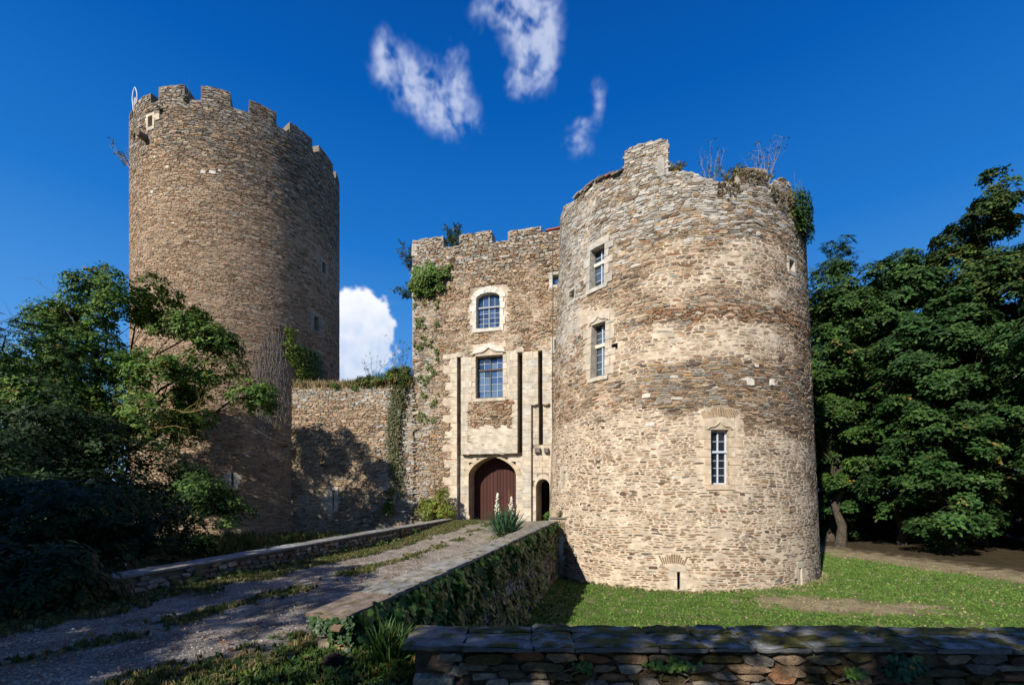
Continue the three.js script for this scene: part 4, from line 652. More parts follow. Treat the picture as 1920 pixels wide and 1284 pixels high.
// ------------------------------------------------------------------ short spur between causeway and tower
{
  const base = -2.0, C = [3.45, base, 2.95], F = planeFace(0, base, 0, 1, -0.05), T = thing('spur_wall', 'narrow spur wall with arrow slit between causeway and round tower', 'wall', C); T.userData.kind = 'thing';
  const top = () => 0.72, op = [0.52, 0.59, -0.85, -0.3];
  mesh('wall_body', wallBody(F, { u0: -0.1, u1: 1.5, v0: base, v1: 0.8, top, du: 0.1, dv: 0.1, back: 2.6, backDown: 0.3, tail: true, holes: [op], look: (u, v) => ({ w: -0.02 + fbm(u * 3, v * 3, 2) * 0.006, c: [0.40, 0.34, 0.25].map((c) => c * (1 + fbm(u, v * 2, 3) * 0.2)) }) }), M.mortar, T);
  layStones(T, F, { u0: -0.1, u1: 1.45, v0: -2, v1: 0.7, course: [0.07, 0.14], seed: 83, keep: () => true, style: (u, v, R) => (v > 0.64 || (u > 0.28 && u < 0.84 && v > -1.0 && v < -0.1) ? null : { gap: 0.024, proud: 0.012 + R() * 0.02, root: -0.06, col: pick(R, { brown: 1.4, tan: 1.5, grey: 1.2, pale: 0.8 }), tilt: 0.1 }) }, C);
  slitOn(T, F, { u0: op[0], u1: op[1], v0: -0.81, v1: -0.3, R: rng(84), side: 0.17, col: LIMEGREY });
  slab(T, [[-0.1, 0.06], [1.45, -0.02], [1.45, -0.6], [-0.1, -0.55]], 0.72 - base, 0.05, 86, -0.6, [0.36, 0.33, 0.28]);
}
// ------------------------------------------------------------------ foreground wall
const FG = { o: [4.80, 18.487], d: [5.181, -1.254] };
{
  const base = -0.35, l = Math.hypot(...FG.d), dx = FG.d[0] / l, dz = FG.d[1] / l, nx = -dz, nz = dx, C = [FG.o[0], base, FG.o[1]], F = planeFace(0, base, 0, dx, dz), R = rng(901), L = 9.2, top = () => 0.345;
  const T = thing('ditch_wall', 'low dark mossy dry-stone wall with slate slabs edging the ditch', 'wall', C); T.userData.kind = 'thing';
  mesh('wall_body', wallBody(F, { u0: 0, u1: L, v0: base, v1: 0.4, top, du: 0.1, dv: 0.05, back: 0.56, backDown: 0.9, tail: true, look: (u, v) => ({ w: -0.06 + fbm(u * 3, v * 3, 2) * 0.01, c: [0.12, 0.10, 0.075].map((c) => c * (1 + fbm(u, v * 2, 3) * 0.25)) }) }), M.mortar, T);
  layStones(T, F, { u0: 0.02, u1: L, v0: -0.1, v1: 0.36, course: [0.06, 0.10], asp: [2.2, 6], big: 0.08, seed: 91, detail: true, keep: (u, v, a, b) => u - a > -0.015 && !(u - a < 0.36 && v < 0.13), warp: 0.3, style: (u, v, R) => { if (v > 0.315) return null; const m = ss(0.05, 0.4, fbm(u * 1.6, v * 3 + 20, 3) + 0.02), c = pick(R, { brown: 1.8, slate: 1.6, grey: 1.2, rust: 0.8, dark: 1.2, pale: 0.3 }); return { gap: 0.009, proud: -0.012 + R() * 0.05, root: -0.12, bevel: 0.007, bulge: 0.004, col: mix3(c, [0.075, 0.068, 0.016], m * 0.75), tilt: 0.3, rough: 0.02 }; } }, C);
  for (const [a, b, c, d, col, w] of [[-0.02, 0.37, -0.12, 0.125, [0.42, 0.37, 0.28], 0.06], [0.36, 0.52, -0.1, 0.06, [0.26, 0.17, 0.11], 0.03]]) { const s = new Soup(); stone(s, F, rect(a, b, c, d, R, 0.012), -0.3, w, { col, bevel: 0.022, bulge: 0.012, rnd: R, rough: 0.012, detail: true }); mesh('stone', s.geo(), M.stone, T); }
  let u = -0.10, k = 0; const P = (uu, w) => [uu * dx + w * nx, uu * dz + w * nz];
  while (u < L) { const len = 0.32 + R() * 0.42, split = R() < 0.5 ? -0.28 - R() * 0.1 : null, f = 0.05 + (R() - 0.5) * 0.06, g = 0.012; const put = (w0, w1) => slab(T, [P(u, w1), P(u, w0), P(u + len - g, w0 + (R() - 0.5) * 0.03), P(u + len - g, w1 + (R() - 0.5) * 0.03)].reverse(), 0.345 - base, 0.036 + R() * 0.016, 910 + k++, k < 3 ? -0.05 : 0.2, [0.33, 0.325, 0.305]); if (split) { put(f, split + g); put(split, -0.56 - R() * 0.06); } else put(f, -0.56 - R() * 0.06); u += len; }
}
stage('parapets');
// ------------------------------------------------------------------ plants
// leaf-sized faces; each returns a small geometry with the twig at the origin
function leafGeo(pts) {   // list of [base point, direction, normal, length, width]
  const p = [], idx = [];
  for (const [b, d, n, L, w] of pts) {
    const sd = V().crossVectors(d, n).normalize().multiplyScalar(w / 2), k = p.length / 3, tip = b.clone().addScaledVector(d, L).addScaledVector(n, -L * 0.18), mid = b.clone().addScaledVector(d, L * 0.45).addScaledVector(n, -w * 0.10);
    const l = b.clone().addScaledVector(d, L * 0.45).add(sd), r = b.clone().addScaledVector(d, L * 0.45).sub(sd);
    for (const q of [b, l, mid, r, tip]) p.push(q.x, q.y, q.z);
    idx.push(k, k + 2, k + 1, k, k + 3, k + 2, k + 1, k + 2, k + 4, k + 2, k + 3, k + 4);
  }
  const g = new THREE.BufferGeometry(); g.setAttribute('position', new THREE.Float32BufferAttribute(p, 3)); g.setIndex(idx); g.computeVertexNormals(); return g;
}
function rndDir(R, up = 0) { const a = R() * 2 * Math.PI, y = R() * 2 - 1, s = Math.sqrt(1 - y * y); return V(s * Math.cos(a), y + up, s * Math.sin(a)).normalize(); }
const SPRAY = {};
{
  const R = rng(1001);
  const broad = (n, rad, L, W) => leafGeo(Array.from({ length: n }, () => { const a = R() * Math.PI * 2, r = rad * Math.sqrt(R()), b = V(Math.cos(a) * r, (R() - 0.5) * rad * 0.5, Math.sin(a) * r), nn = V((R() - 0.5) * 0.9, 1, (R() - 0.5) * 0.9).normalize(), d = V().crossVectors(nn, rndDir(R)).normalize(); return [b, d, nn, L * (0.7 + R() * 0.6), W * (0.7 + R() * 0.6)]; }));
  SPRAY.broad = [broad(9, 0.22, 0.15, 0.13), broad(9, 0.24, 0.14, 0.12)];
  SPRAY.broadMid = [broad(10, 0.17, 0.13, 0.075), broad(10, 0.18, 0.12, 0.07)];
  SPRAY.broadSmall = [broad(9, 0.15, 0.085, 0.06), broad(10, 0.16, 0.08, 0.055)];
  const pinnate = (pairs, L, w, len) => { const out = []; for (let i = 0; i < pairs; i++) for (const s of [-1, 1]) out.push([V(0, -0.05 * (i / pairs) ** 2, len * (0.25 + 0.75 * i / pairs)), V(s * 0.9, -0.1, 0.55).normalize(), V((R() - 0.5) * 0.6, 1, (R() - 0.5) * 0.6).normalize(), L * (0.8 + R() * 0.4), w]); out.push([V(0, -0.05, len), V(0, -0.2, 1).normalize(), V(0, 1, 0.2).normalize(), L, w]); return leafGeo(out); };
  SPRAY.pinnate = [pinnate(3, 0.13, 0.06, 0.24), pinnate(4, 0.11, 0.05, 0.28)];
  SPRAY.pinnateSmall = [pinnate(3, 0.085, 0.04, 0.17), pinnate(3, 0.075, 0.04, 0.15)];
  const blades = (n, h, spread) => { const p = [], idx = []; for (let i = 0; i < n; i++) { const a = R() * 7, l = spread * R(), bx = (R() - 0.5) * spread * 0.8, bz = (R() - 0.5) * spread * 0.8, w = 0.012 * (0.6 + R()), hh = h * (0.55 + R() * 0.6), k = p.length / 3, cx = Math.cos(a), cz = Math.sin(a); p.push(bx - cz * w, 0, bz + cx * w, bx + cz * w, 0, bz - cx * w, bx + cx * l * 0.4 - cz * w * 0.7, hh * 0.6, bz + cz * l * 0.4 + cx * w * 0.7, bx + cx * l * 0.4 + cz * w * 0.7, hh * 0.6, bz + cz * l * 0.4 - cx * w * 0.7, bx + cx * l, hh * (0.85 + R() * 0.15), bz + cz * l); idx.push(k, k + 1, k + 3, k, k + 3, k + 2, k + 2, k + 3, k + 4); } const g = new THREE.BufferGeometry(); g.setAttribute('position', new THREE.Float32BufferAttribute(p, 3)); g.setIndex(idx); g.computeVertexNormals(); return g; };
  SPRAY.turf = blades(9, 0.05, 0.05); SPRAY.tuft = blades(12, 0.16, 0.10); SPRAY.tall = blades(12, 0.42, 0.22);
  { const sh = [[0, 0], [0.34, -0.08], [0.5, 0.22], [0.24, 0.42], [0.30, 0.74], [0, 1], [-0.30, 0.74], [-0.24, 0.42], [-0.5, 0.22], [-0.34, -0.08]], p = [0, 0.03, 0.35], idx = []; sh.forEach(([x, z]) => p.push(x, 0, z)); for (let i = 0; i < 10; i++) idx.push(0, 1 + ((i + 1) % 10), 1 + i); const g = new THREE.BufferGeometry(); g.setAttribute('position', new THREE.Float32BufferAttribute(p, 3)); g.setIndex(idx); g.computeVertexNormals(); SPRAY.ivy = g; }
  { const g = new THREE.IcosahedronGeometry(0.5, 0), a = g.attributes.position, q = rng(6); const seen = {}; for (let i = 0; i < a.count; i++) { const k = [a.getX(i), a.getY(i), a.getZ(i)].map((x) => x.toFixed(3)).join(); seen[k] ??= 0.75 + q() * 0.5; a.setXYZ(i, a.getX(i) * seen[k], a.getY(i) * seen[k] * 0.6, a.getZ(i) * seen[k]); } g.computeVertexNormals(); SPRAY.pebble = g; }
  SPRAY.litter = leafGeo([[V(0, 0.004, 0), V(1, 0.12, 0).normalize(), V(0, 1, 0), 0.09, 0.055]]);
}
// many copies of one spray; put(i) gives { p, n (the spray's up), turn, s, c }
function scatter(name, geo, mat, parent, items) {
  const m = new THREE.InstancedMesh(geo, mat, items.length), q = new THREE.Quaternion(), q2 = new THREE.Quaternion(), M4 = new THREE.Matrix4(), up = V(0, 1, 0), col = new THREE.Color();
  items.forEach((k, i) => { q.setFromUnitVectors(up, k.n ?? up); q2.setFromAxisAngle(up, k.turn ?? 0); q.multiply(q2); M4.compose(k.p, q, V(k.s, k.s * (k.sy ?? 1), k.s)); m.setMatrixAt(i, M4); m.setColorAt(i, col.setRGB(...k.c)); });
  m.name = name; m.castShadow = m.receiveShadow = true; m.userData.kind = 'stuff'; parent.add(m); return m;
}
// green of one leaf spray
const tone = (R, a, b, dead = 0.03, deadCol = [0.26, 0.17, 0.04]) => { const t = R(), c = R() < dead * 0.35 ? deadCol : mix3(a, b, t * t), k = 0.72 + R() * 0.56; return c.map((q) => q * k); };
// tapered wood along a list of [point, radius]
function limb(s, pts, sides = 6) {
  let prev = null; const col = [1, 1, 1]; let len = 0;
  for (let i = 0; i < pts.length; i++) {
    const [p, r] = pts[i], d = (i < pts.length - 1 ? pts[i + 1][0].clone().sub(p) : p.clone().sub(pts[i - 1][0])).normalize(), a = V().crossVectors(d, Math.abs(d.y) < 0.9 ? V(0, 1, 0) : V(1, 0, 0)).normalize(), b = V().crossVectors(d, a);
    if (i) len += p.distanceTo(pts[i - 1][0]);
    const ring = []; for (let k = 0; k < sides; k++) { const t = (k / sides) * 2 * Math.PI, q = p.clone().addScaledVector(a, Math.cos(t) * r).addScaledVector(b, Math.sin(t) * r); ring.push(s.v(q.x, q.y, q.z, col, k / sides, len)); }
    if (prev) for (let k = 0; k < sides; k++) { const n = (k + 1) % sides; s.quad(prev[k], prev[n], ring[n], ring[k]); }
    prev = ring;
  }
}
const crooked = (a, b, r0, r1, R, n = 6, j = 0.12, lift = 0) => { const L = a.distanceTo(b), out = []; for (let i = 0; i <= n; i++) { const t = i / n, p = a.clone().lerp(b, t); if (i && i < n) p.add(V((R() - 0.5) * j * L, (R() - 0.5) * j * L * 0.6, (R() - 0.5) * j * L)); p.y += Math.sin(t * Math.PI) * lift * L; out.push([p, lerp(r0, r1, t)]); } return out; };
// a tree whose crown is many leaf clumps carried on limbs
function tree(o) {
  const { name, label, category = 'tree', at, height, trunkR = 0.22, bare = 0.25, lobes, clumps = 70, per = 60, clumpR = [0.6, 1.2], flat = 0.5, geo = SPRAY.broad, c1, c2, dead = 0.03, size = [0.8, 1.4], seed, group, bark = M.bark, sparse = 0 } = o, R = rng(seed), T = thing(name, label, category, at, group), wood = new Soup(), items = [[], []];
  const lean = V((R() - 0.5) * 0.6, 0, (R() - 0.5) * 0.6), topP = V(lean.x, height * 0.86, lean.z), trunk = crooked(V(0, -0.3, 0), topP, trunkR, trunkR * 0.18, R, 10, 0.045);
  trunk[0][1] *= 1.35; limb(wood, trunk, 9);
  const onTrunk = (t) => { const f = clamp(t) * 10, i = Math.min(9, Math.floor(f)); return trunk[i][0].clone().lerp(trunk[i + 1][0], f - i); };
  const tot = lobes.reduce((a, l) => a + l[3] * l[4] * l[5], 0), centres = [];
  for (const [x, y, z, rx, ry, rz] of lobes) {
    const n = Math.max(5, Math.round(clumps * rx * ry * rz / tot));
    for (let i = 0; i < n; i++) { const d = rndDir(R, 0.15), r = (0.35 + 0.65 * Math.cbrt(R())) * (R() < (o.stray ?? 0.1) ? 1.22 : 1); centres.push([V(x + d.x * rx * r, y + d.y * ry * r, z + d.z * rz * r), V(x, y, z)]); }
  }
  const boughs = new Map();
  for (const [x, y, z, rx] of lobes) { const m = V(x, y, z), t = clamp((y * 0.62) / height, bare * 0.6, 0.95), path = crooked(onTrunk(t), m, trunkR * 0.42 * (1.1 - t) + 0.02, 0.02, R, 6, 0.13, 0.05); limb(wood, path, 5); boughs.set(m.x.toFixed(3) + m.y.toFixed(3), path); }
  for (const [c, m] of centres) {
    const path = boughs.get(m.x.toFixed(3) + m.y.toFixed(3)); if (R() < 0.75) limb(wood, crooked(path[3 + Math.floor(R() * 4)][0], c, 0.018, 0.006, R, 5, 0.16, 0.05), 3);
    const cr = lerp(clumpR[0], clumpR[1], R()), out = c.clone().sub(m).normalize(), k = Math.round(per * (0.6 + 0.8 * R()) * (1 - sparse * R())), g = 0.8 + R() * 0.4;
    for (let i = 0; i < 3; i++) { const e = c.clone().add(rndDir(R, 0.2).multiplyScalar(cr * 0.8)); limb(wood, [[c, 0.009], [e, 0.003]], 3); }
    for (let i = 0; i < k; i++) {
      const d = rndDir(R, 0.25), r = cr * Math.cbrt(0.25 + 0.75 * R()), p = V(c.x + d.x * r, c.y + d.y * r * flat, c.z + d.z * r);
      const n = V(d.x * 0.5 + out.x * 0.5 + (R() - 0.5) * 0.7, 0.85 + d.y * 0.3, d.z * 0.5 + out.z * 0.5 + (R() - 0.5) * 0.7).normalize();
      items[i & 1].push({ p, n, turn: R() * 6.28, s: lerp(size[0], size[1], R()), c: tone(R, c1, c2, dead).map((q) => q * g) });
    }
  }
  mesh('trunk', wood.geo(), bark, T); items.forEach((it, i) => it.length && scatter('crown', geo[i], M.leaf, T, it));
  return T;
}
// ------------------------------------------------------------------ trees
const side = (a, b) => [a * 0.9688 + b * 0.248, -a * 0.248 + b * 0.9688];   // a across the view, b towards the viewer
const lob = (a, y, b, r, ry, rz = r) => { const [x, z] = side(a, b); return [x, y, z, r, ry, rz]; };
function bareTwigs(s, p, d, L, r, depth, R) {
  const n = 4, pts = [[p.clone(), r]]; const q = p.clone(), dir = d.clone();
  for (let i = 1; i <= n; i++) { dir.add(rndDir(R).multiplyScalar(0.38)).normalize(); q.addScaledVector(dir, L / n); pts.push([q.clone(), lerp(r, r * 0.45, i / n)]); }
  limb(s, pts, depth > 1 ? 5 : 3);
  if (depth > 0) for (let i = 1; i <= n; i++) if (R() < 0.8) bareTwigs(s, pts[i][0], dir.clone().add(rndDir(R).multiplyScalar(0.95)).normalize(), L * (0.45 + R() * 0.3), r * 0.5, depth - 1, R);
}
{
  const G1 = [0.05, 0.125, 0.014], G2 = [0.21, 0.30, 0.04];
  const T1 = tree({ name: 'ash_tree', label: 'spreading ash tree with yellow lichen branches before the tall tower', at: [-13.4, -0.5, 8.8], height: 9.6, trunkR: 0.24, clumps: 190, per: 58, clumpR: [0.38, 0.72], flat: 0.85, geo: SPRAY.broadMid, c1: G1, c2: G2, dead: 0.05, size: [0.75, 1.25], seed: 2001, bark: M.barkDark, sparse: 0.4,
    lobes: [lob(0.3, 9.7, 0, 1.3, 1.0), lob(2.3, 9.3, 0.2, 0.75, 0.95), lob(3.8, 9.0, 0, 0.95, 0.85), lob(4.7, 8.1, 0, 0.45, 0.35), lob(4.3, 7.0, 0, 0.95, 0.45), lob(-1.4, 8.6, 0, 1.25, 1.0), lob(0.2, 7.2, 0.5, 1.6, 0.9), lob(2.9, 6.5, 0.4, 1.3, 0.8), lob(6.0, 6.1, -0.2, 0.7, 0.35), lob(-0.5, 5.2, 0.9, 2.2, 1.0), lob(2.6, 4.8, 0.8, 1.6, 0.8), lob(-2.6, 6.6, 0.3, 1.2, 1.0)] });
  { const s = new Soup(), R = rng(2011); for (const [a, y, b, da, dy] of [[1.6, 4.6, 1.9, 1, 0.1], [2.2, 5.0, 1.7, 1, -0.1], [3.0, 4.5, 1.4, 0.9, -0.3], [0.6, 4.2, 2.2, 0.6, -0.4], [1.2, 4.0, 1.9, 0.9, -0.5], [3.4, 5.4, 1.1, 0.9, -0.2], [-0.8, 4.4, 2.4, -0.6, -0.2], [2.4, 3.6, 1.6, 0.8, -0.4]]) { const [x, z] = side(a, b), [dx, dz] = side(da, 0.25); limb(s, crooked(V(lerp(0, x, 0.1), y - 1.1, lerp(0, z, 0.1)), V(x, y, z), 0.07, 0.04, R, 4, 0.1), 5); bareTwigs(s, V(x, y, z), V(dx, dy, dz).normalize(), 1.6, 0.04, 3, R); } mesh('bare_branch', s.geo(), M.lichenBark, T1); }
  { const s = new Soup(), R = rng(2012); for (const [a, y] of [[-0.8, 10.0], [-2.0, 9.6], [-1.4, 9.9], [-2.8, 8.9]]) { const [x, z] = side(a, 0); bareTwigs(s, V(x, y - 1.4, z), V(-0.25, 1, 0).normalize(), 1.7, 0.02, 2, R); } mesh('bare_branch', s.geo(), M.twig, T1); }
  tree({ name: 'ash_tree', label: 'dense dark tree at the left edge of the view', at: [-14.0, -0.4, 11.2], height: 7.6, trunkR: 0.2, clumps: 80, per: 44, clumpR: [0.5, 1.0], flat: 0.75, geo: SPRAY.pinnate, c1: [0.022, 0.06, 0.008], c2: [0.075, 0.125, 0.018], dead: 0.04, seed: 2002, bark: M.barkDark, size: [0.8, 1.3], sparse: 0.3,
    lobes: [lob(-0.2, 7.6, 0, 1.3, 0.8), lob(1.2, 6.8, 0, 1.2, 0.8), lob(-1.6, 6.6, 0, 1.5, 1.1), lob(0.6, 5.4, 0.3, 1.7, 0.9), lob(0.2, 3.8, 0.4, 2.2, 1.2), lob(1.6, 2.6, 0.6, 1.8, 1.0), lob(-1.2, 2.0, 0.6, 2.0, 1.2)] });
  tree({ name: 'hedge_tree', label: 'small leafy tree with sunlit sprays just beyond the far parapet', at: [-8.4, -0.4, 9.9], height: 3.0, trunkR: 0.09, bare: 0.1, clumps: 46, per: 34, clumpR: [0.3, 0.6], flat: 0.7, geo: SPRAY.broadSmall, c1: [0.05, 0.11, 0.02], c2: [0.13, 0.20, 0.04], dead: 0.04, size: [0.9, 1.5], seed: 2003, bark: M.barkDark, sparse: 0.3,
    lobes: [lob(0.9, 2.1, 0.2, 1.1, 0.45), lob(1.7, 1.6, 0.2, 0.8, 0.4), lob(0.3, 2.5, -0.2, 0.8, 0.5), lob(0.5, 1.2, 0.6, 0.6, 0.35), lob(1.0, 0.6, 0.8, 0.7, 0.25)] });
  tree({ name: 'hedge_tree', label: 'dark bushy tree between the leftmost tree and the white post', at: [-10.6, -0.4, 11.9], height: 4.6, trunkR: 0.12, bare: 0.1, clumps: 90, per: 44, clumpR: [0.45, 0.9], flat: 0.75, geo: SPRAY.broadSmall, c1: [0.012, 0.036, 0.005], c2: [0.035, 0.07, 0.010], dead: 0.02, size: [1.0, 1.6], seed: 2004, bark: M.barkDark,
    lobes: [lob(0, 4.0, 0, 1.7, 0.9), lob(-1.6, 3.2, 0.2, 1.6, 1.0), lob(1.5, 3.3, -0.2, 1.3, 0.8), lob(0.2, 2.0, 0.5, 2.0, 0.9), lob(-1.8, 1.4, 0.4, 1.8, 0.9), lob(1.8, 1.9, 0, 1.2, 0.7)] });
  tree({ name: 'undergrowth_shrub', label: 'black-green shrub mass hanging over the near end of the far parapet', category: 'shrub', at: [-3.9, -0.1, 15.4], height: 2.2, trunkR: 0.06, bare: 0.05, clumps: 110, per: 42, clumpR: [0.35, 0.7], flat: 0.7, geo: SPRAY.pinnateSmall, c1: [0.010, 0.030, 0.005], c2: [0.028, 0.055, 0.010], dead: 0.02, size: [1.0, 1.6], seed: 2005, bark: M.barkDark,
    lobes: [lob(0, 1.3, 0, 1.5, 0.8), lob(-1.6, 1.2, 0.3, 1.4, 0.9), lob(1.0, 0.8, -0.3, 1.0, 0.5), lob(0.2, 0.5, 0.9, 1.5, 0.5), lob(-1.8, 0.5, 1.3, 1.5, 0.6), lob(0.9, 0.35, 1.1, 0.9, 0.32), lob(0.2, 0.4, 2.0, 0.9, 0.35)] });
  tree({ name: 'undergrowth_shrub', label: 'dark shrub thicket below the leftmost tree', category: 'shrub', at: [-9.6, -0.3, 14.0], height: 3.4, trunkR: 0.08, bare: 0.05, clumps: 120, per: 44, clumpR: [0.4, 0.85], flat: 0.7, geo: SPRAY.broadSmall, c1: [0.010, 0.032, 0.005], c2: [0.03, 0.06, 0.010], dead: 0.02, size: [1.0, 1.6], seed: 2006, bark: M.barkDark,
    lobes: [lob(0, 2.6, 0, 1.8, 0.9), lob(1.8, 1.8, 0, 1.5, 0.8), lob(-2, 2.2, 0, 1.7, 1.1), lob(0, 1.0, 0.5, 2.4, 0.9), lob(2.4, 0.8, 0.4, 1.5, 0.7), lob(-2.6, 0.9, 0.6, 2.0, 0.9)] });
  tree({ name: 'undergrowth_shrub', label: 'dark ferny shrub smothering the near end of the far parapet', category: 'shrub', at: [-1.95, -0.05, 17.35], height: 0.9, trunkR: 0.03, bare: 0.05, clumps: 60, per: 34, clumpR: [0.2, 0.4], flat: 0.8, geo: SPRAY.pinnateSmall, c1: [0.012, 0.036, 0.006], c2: [0.035, 0.065, 0.012], dead: 0.03, size: [0.9, 1.5], seed: 2007, bark: M.barkDark,
    lobes: [lob(0, 0.5, 0, 0.8, 0.35), lob(-0.9, 0.6, 0.2, 0.8, 0.45), lob(0.55, 0.35, 0.1, 0.5, 0.25), lob(-0.3, 0.25, 0.6, 0.7, 0.25)] });
}
stage('left trees');
{
  const A1 = [0.028, 0.078, 0.016], A2 = [0.075, 0.14, 0.03];
  const wood = (name, label, x, z, H, wid, seed, o = {}) => {
    const R = rng(seed), lobes = [], low = (o.low ?? 1.2) + (o.deep ? 0 : 1.9), n = o.n ?? 9;
    for (let k = 0; k < n; k++) { const t = k / (n - 1), r = wid * (t < 0.25 ? 0.85 + t * 0.6 : Math.sqrt(Math.max(0.26, 1 - ((t - 0.25) / 0.86) ** 2))); for (let j = 0; j < 2; j++) { const a = R() * 6.28, q = r * 0.4 * (t > 0.85 ? 0.3 : 1); lobes.push([Math.cos(a) * q, lerp(low, H - 1.3, 1 - (1 - t) ** 1.25) + (R() - 0.5) * 0.9, Math.sin(a) * q, r * (0.62 + R() * 0.28), 1.1 + R() * 0.8, r * (0.62 + R() * 0.28)]); } }
    return tree({ name, label, at: [x, groundY(x, z), z], height: H * 0.92, trunkR: 0.2 + R() * 0.08, clumps: Math.round((o.clumps ?? 190) * 1.6), per: Math.round((o.per ?? 56) * 0.72), clumpR: o.clumpR ?? [0.32, 0.78], flat: 0.75, stray: 0.2, geo: o.geo ?? SPRAY.broad, c1: o.c1 ?? A1, c2: o.c2 ?? A2, dead: o.dead ?? 0.025, size: [0.85, 1.35], seed: seed + 1, lobes, group: 'woodland trees right of the tower' });
  };
  wood('ash_tree', 'feathery tree whose top shows just behind the shoulder of the broad tower', 19.4, -12.2, 19.4, 2.9, 3001, { geo: SPRAY.pinnate, c1: [0.03, 0.08, 0.015], c2: [0.09, 0.15, 0.03], clumps: 130 });
  wood('woodland_tree', 'bright green woodland tree nearest the broad tower', 18.9, -9.2, 16.4, 3.2, 3011, { c1: [0.035, 0.09, 0.016], c2: [0.10, 0.165, 0.03], low: 2.6 });
  wood('woodland_tree', 'woodland tree with a rounded top, second along the lawn edge', 22.2, -9.6, 17.0, 3.6, 3021, {});
  wood('woodland_tree', 'tallest woodland tree with a yellowing crown top', 25.4, -8.3, 19.4, 3.8, 3031, { c2: [0.11, 0.135, 0.024], dead: 0.05 });
  wood('woodland_tree', 'dark woodland tree with drooping low boughs over the lawn edge', 22.8, -6.2, 13.0, 3.2, 3041, { low: 1.0 });
  wood('woodland_tree', 'woodland tree at the right edge overhanging the bare earth', 25.6, -2.6, 15.0, 3.4, 3051, { low: 1.0 });
  wood('woodland_tree', 'broad woodland tree closing the view on the right', 28.5, -5.6, 18.0, 4.0, 3061, { c1: [0.025, 0.07, 0.022] });
  wood('woodland_tree', 'woodland tree standing in the second rank behind the rounded one', 24.6, -14.5, 18.4, 3.2, 3071, { clumps: 110 });
  wood('woodland_tree', 'half-seen woodland tree low in the gap beside the broad tower', 18.2, -15.0, 12.6, 2.8, 3081, { clumps: 90, low: 1.6 });
  wood('bare_topped_tree', 'thin reddish twiggy tree at the far right skyline', 31.6, -11.0, 19.0, 2.2, 3091, { clumps: 70, per: 26, c1: [0.10, 0.06, 0.045], c2: [0.16, 0.10, 0.07] });
  // the dark depth of the wood behind them
  for (const [x, z, h, w, sd, lb] of [[23.5, -19, 13, 3.6, 3101, 'shadowed tree deep in the wood behind the second one'], [29, -16, 15, 3.8, 3111, 'shadowed tree deep in the wood behind the tallest one'], [33, -9, 16, 4, 3121, 'shadowed tree deep in the wood behind the right edge'], [18.5, -21, 12, 3.4, 3131, 'shadowed tree far back in the gap beside the broad tower'], [36, -3, 15, 4.2, 3141, 'shadowed tree beyond the right edge of the view'], [31.5, 0.5, 14, 3.6, 3151, 'shadowed tree nearest the viewer at the right edge']]) wood('woodland_tree', lb, x, z, h, w, sd, { clumps: 90, per: 40, low: 0.8, deep: true, clumpR: [0.8, 1.5] });
  // understorey closing the view between the trunks
  for (const [x, z, h, sd, lb] of [[21.5, -14.5, 3.4, 3201, 'dark understorey bush in the gap nearest the broad tower'], [26.5, -12, 3.6, 3211, 'dark understorey bush behind the second woodland tree'], [31, -9.5, 3.8, 3221, 'dark understorey bush behind the tallest woodland tree'], [34.5, -4.5, 4.0, 3231, 'dark understorey bush towards the right edge'], [37.5, 1, 4.2, 3241, 'dark understorey bush at the right edge of the wood'], [31, -3.0, 2.4, 3251, 'low bush under the woodland tree at the right edge']])
    tree({ name: 'understorey_bush', label: lb, category: 'bush', at: [x, groundY(x, z), z], height: h * 0.8, trunkR: 0.06, bare: 0.05, clumps: 90, per: 34, clumpR: [0.5, 1.0], flat: 0.8, geo: SPRAY.broad, c1: [0.014, 0.04, 0.008], c2: [0.04, 0.075, 0.016], size: [1.0, 1.6], seed: sd, group: 'understorey of the wood', lobes: [[0, h * 0.6, 0, 2.4, h * 0.35, 2.0], [-2.4, h * 0.45, 0.6, 2.0, h * 0.35, 1.8], [2.4, h * 0.45, -0.6, 2.0, h * 0.35, 1.8], [0, h * 0.2, 0.8, 3.0, h * 0.2, 1.6]] });
}
stage('right wood');
{ // trees behind the viewer, whose shade lies over the foreground
  const shade = (x, z, H, r, seed, label, n = 48) => tree({ name: 'roadside_tree', label, at: [x, -0.05, z], height: H * 0.9, trunkR: 0.22, clumps: n, per: 26, clumpR: [0.5, 1.0], flat: 0.7, geo: SPRAY.broad, c1: [0.03, 0.08, 0.015], c2: [0.08, 0.14, 0.03], size: [1.0, 1.6], seed, group: 'roadside trees behind the viewer', lobes: [[0, H * 0.55, 0, r, H * 0.2, r], [0.4, H * 0.78, -0.3, r * 0.75, H * 0.16, r * 0.75], [-0.5, H * 0.4, 0.4, r * 0.9, H * 0.14, r * 0.9]] });
  shade(6.2, 28.6, 9.6, 2.6, 4001, 'roadside tree behind the viewer, closest to the ditch wall', 90);
  shade(1.8, 28.2, 10.2, 2.7, 4011, 'roadside tree behind the viewer beside the track');
  shade(10.4, 27.8, 8.8, 2.4, 4021, 'roadside tree behind the viewer at the far end of the ditch wall', 90);
  shade(-3.4, 29.4, 9.0, 2.4, 4031, 'tall roadside tree behind the viewer across the track');
  shade(-7.2, 24.0, 8.5, 2.6, 4041, 'roadside tree behind the viewer furthest from the ditch', 95);
  shade(-3.6, 25.4, 8.2, 2.5, 4081, 'low dense roadside tree behind the viewer over the track verge', 58);
  shade(19, 33, 11.5, 3.2, 4051, 'tree across the ditch behind the viewer, nearer the wood');
  shade(25, 31, 12, 3.4, 4061, 'tree across the ditch behind the viewer, second from the wood');
  shade(31, 27, 12.5, 3.6, 4071, 'tree across the ditch behind the viewer, joining the wood');
}
stage('shade trees');

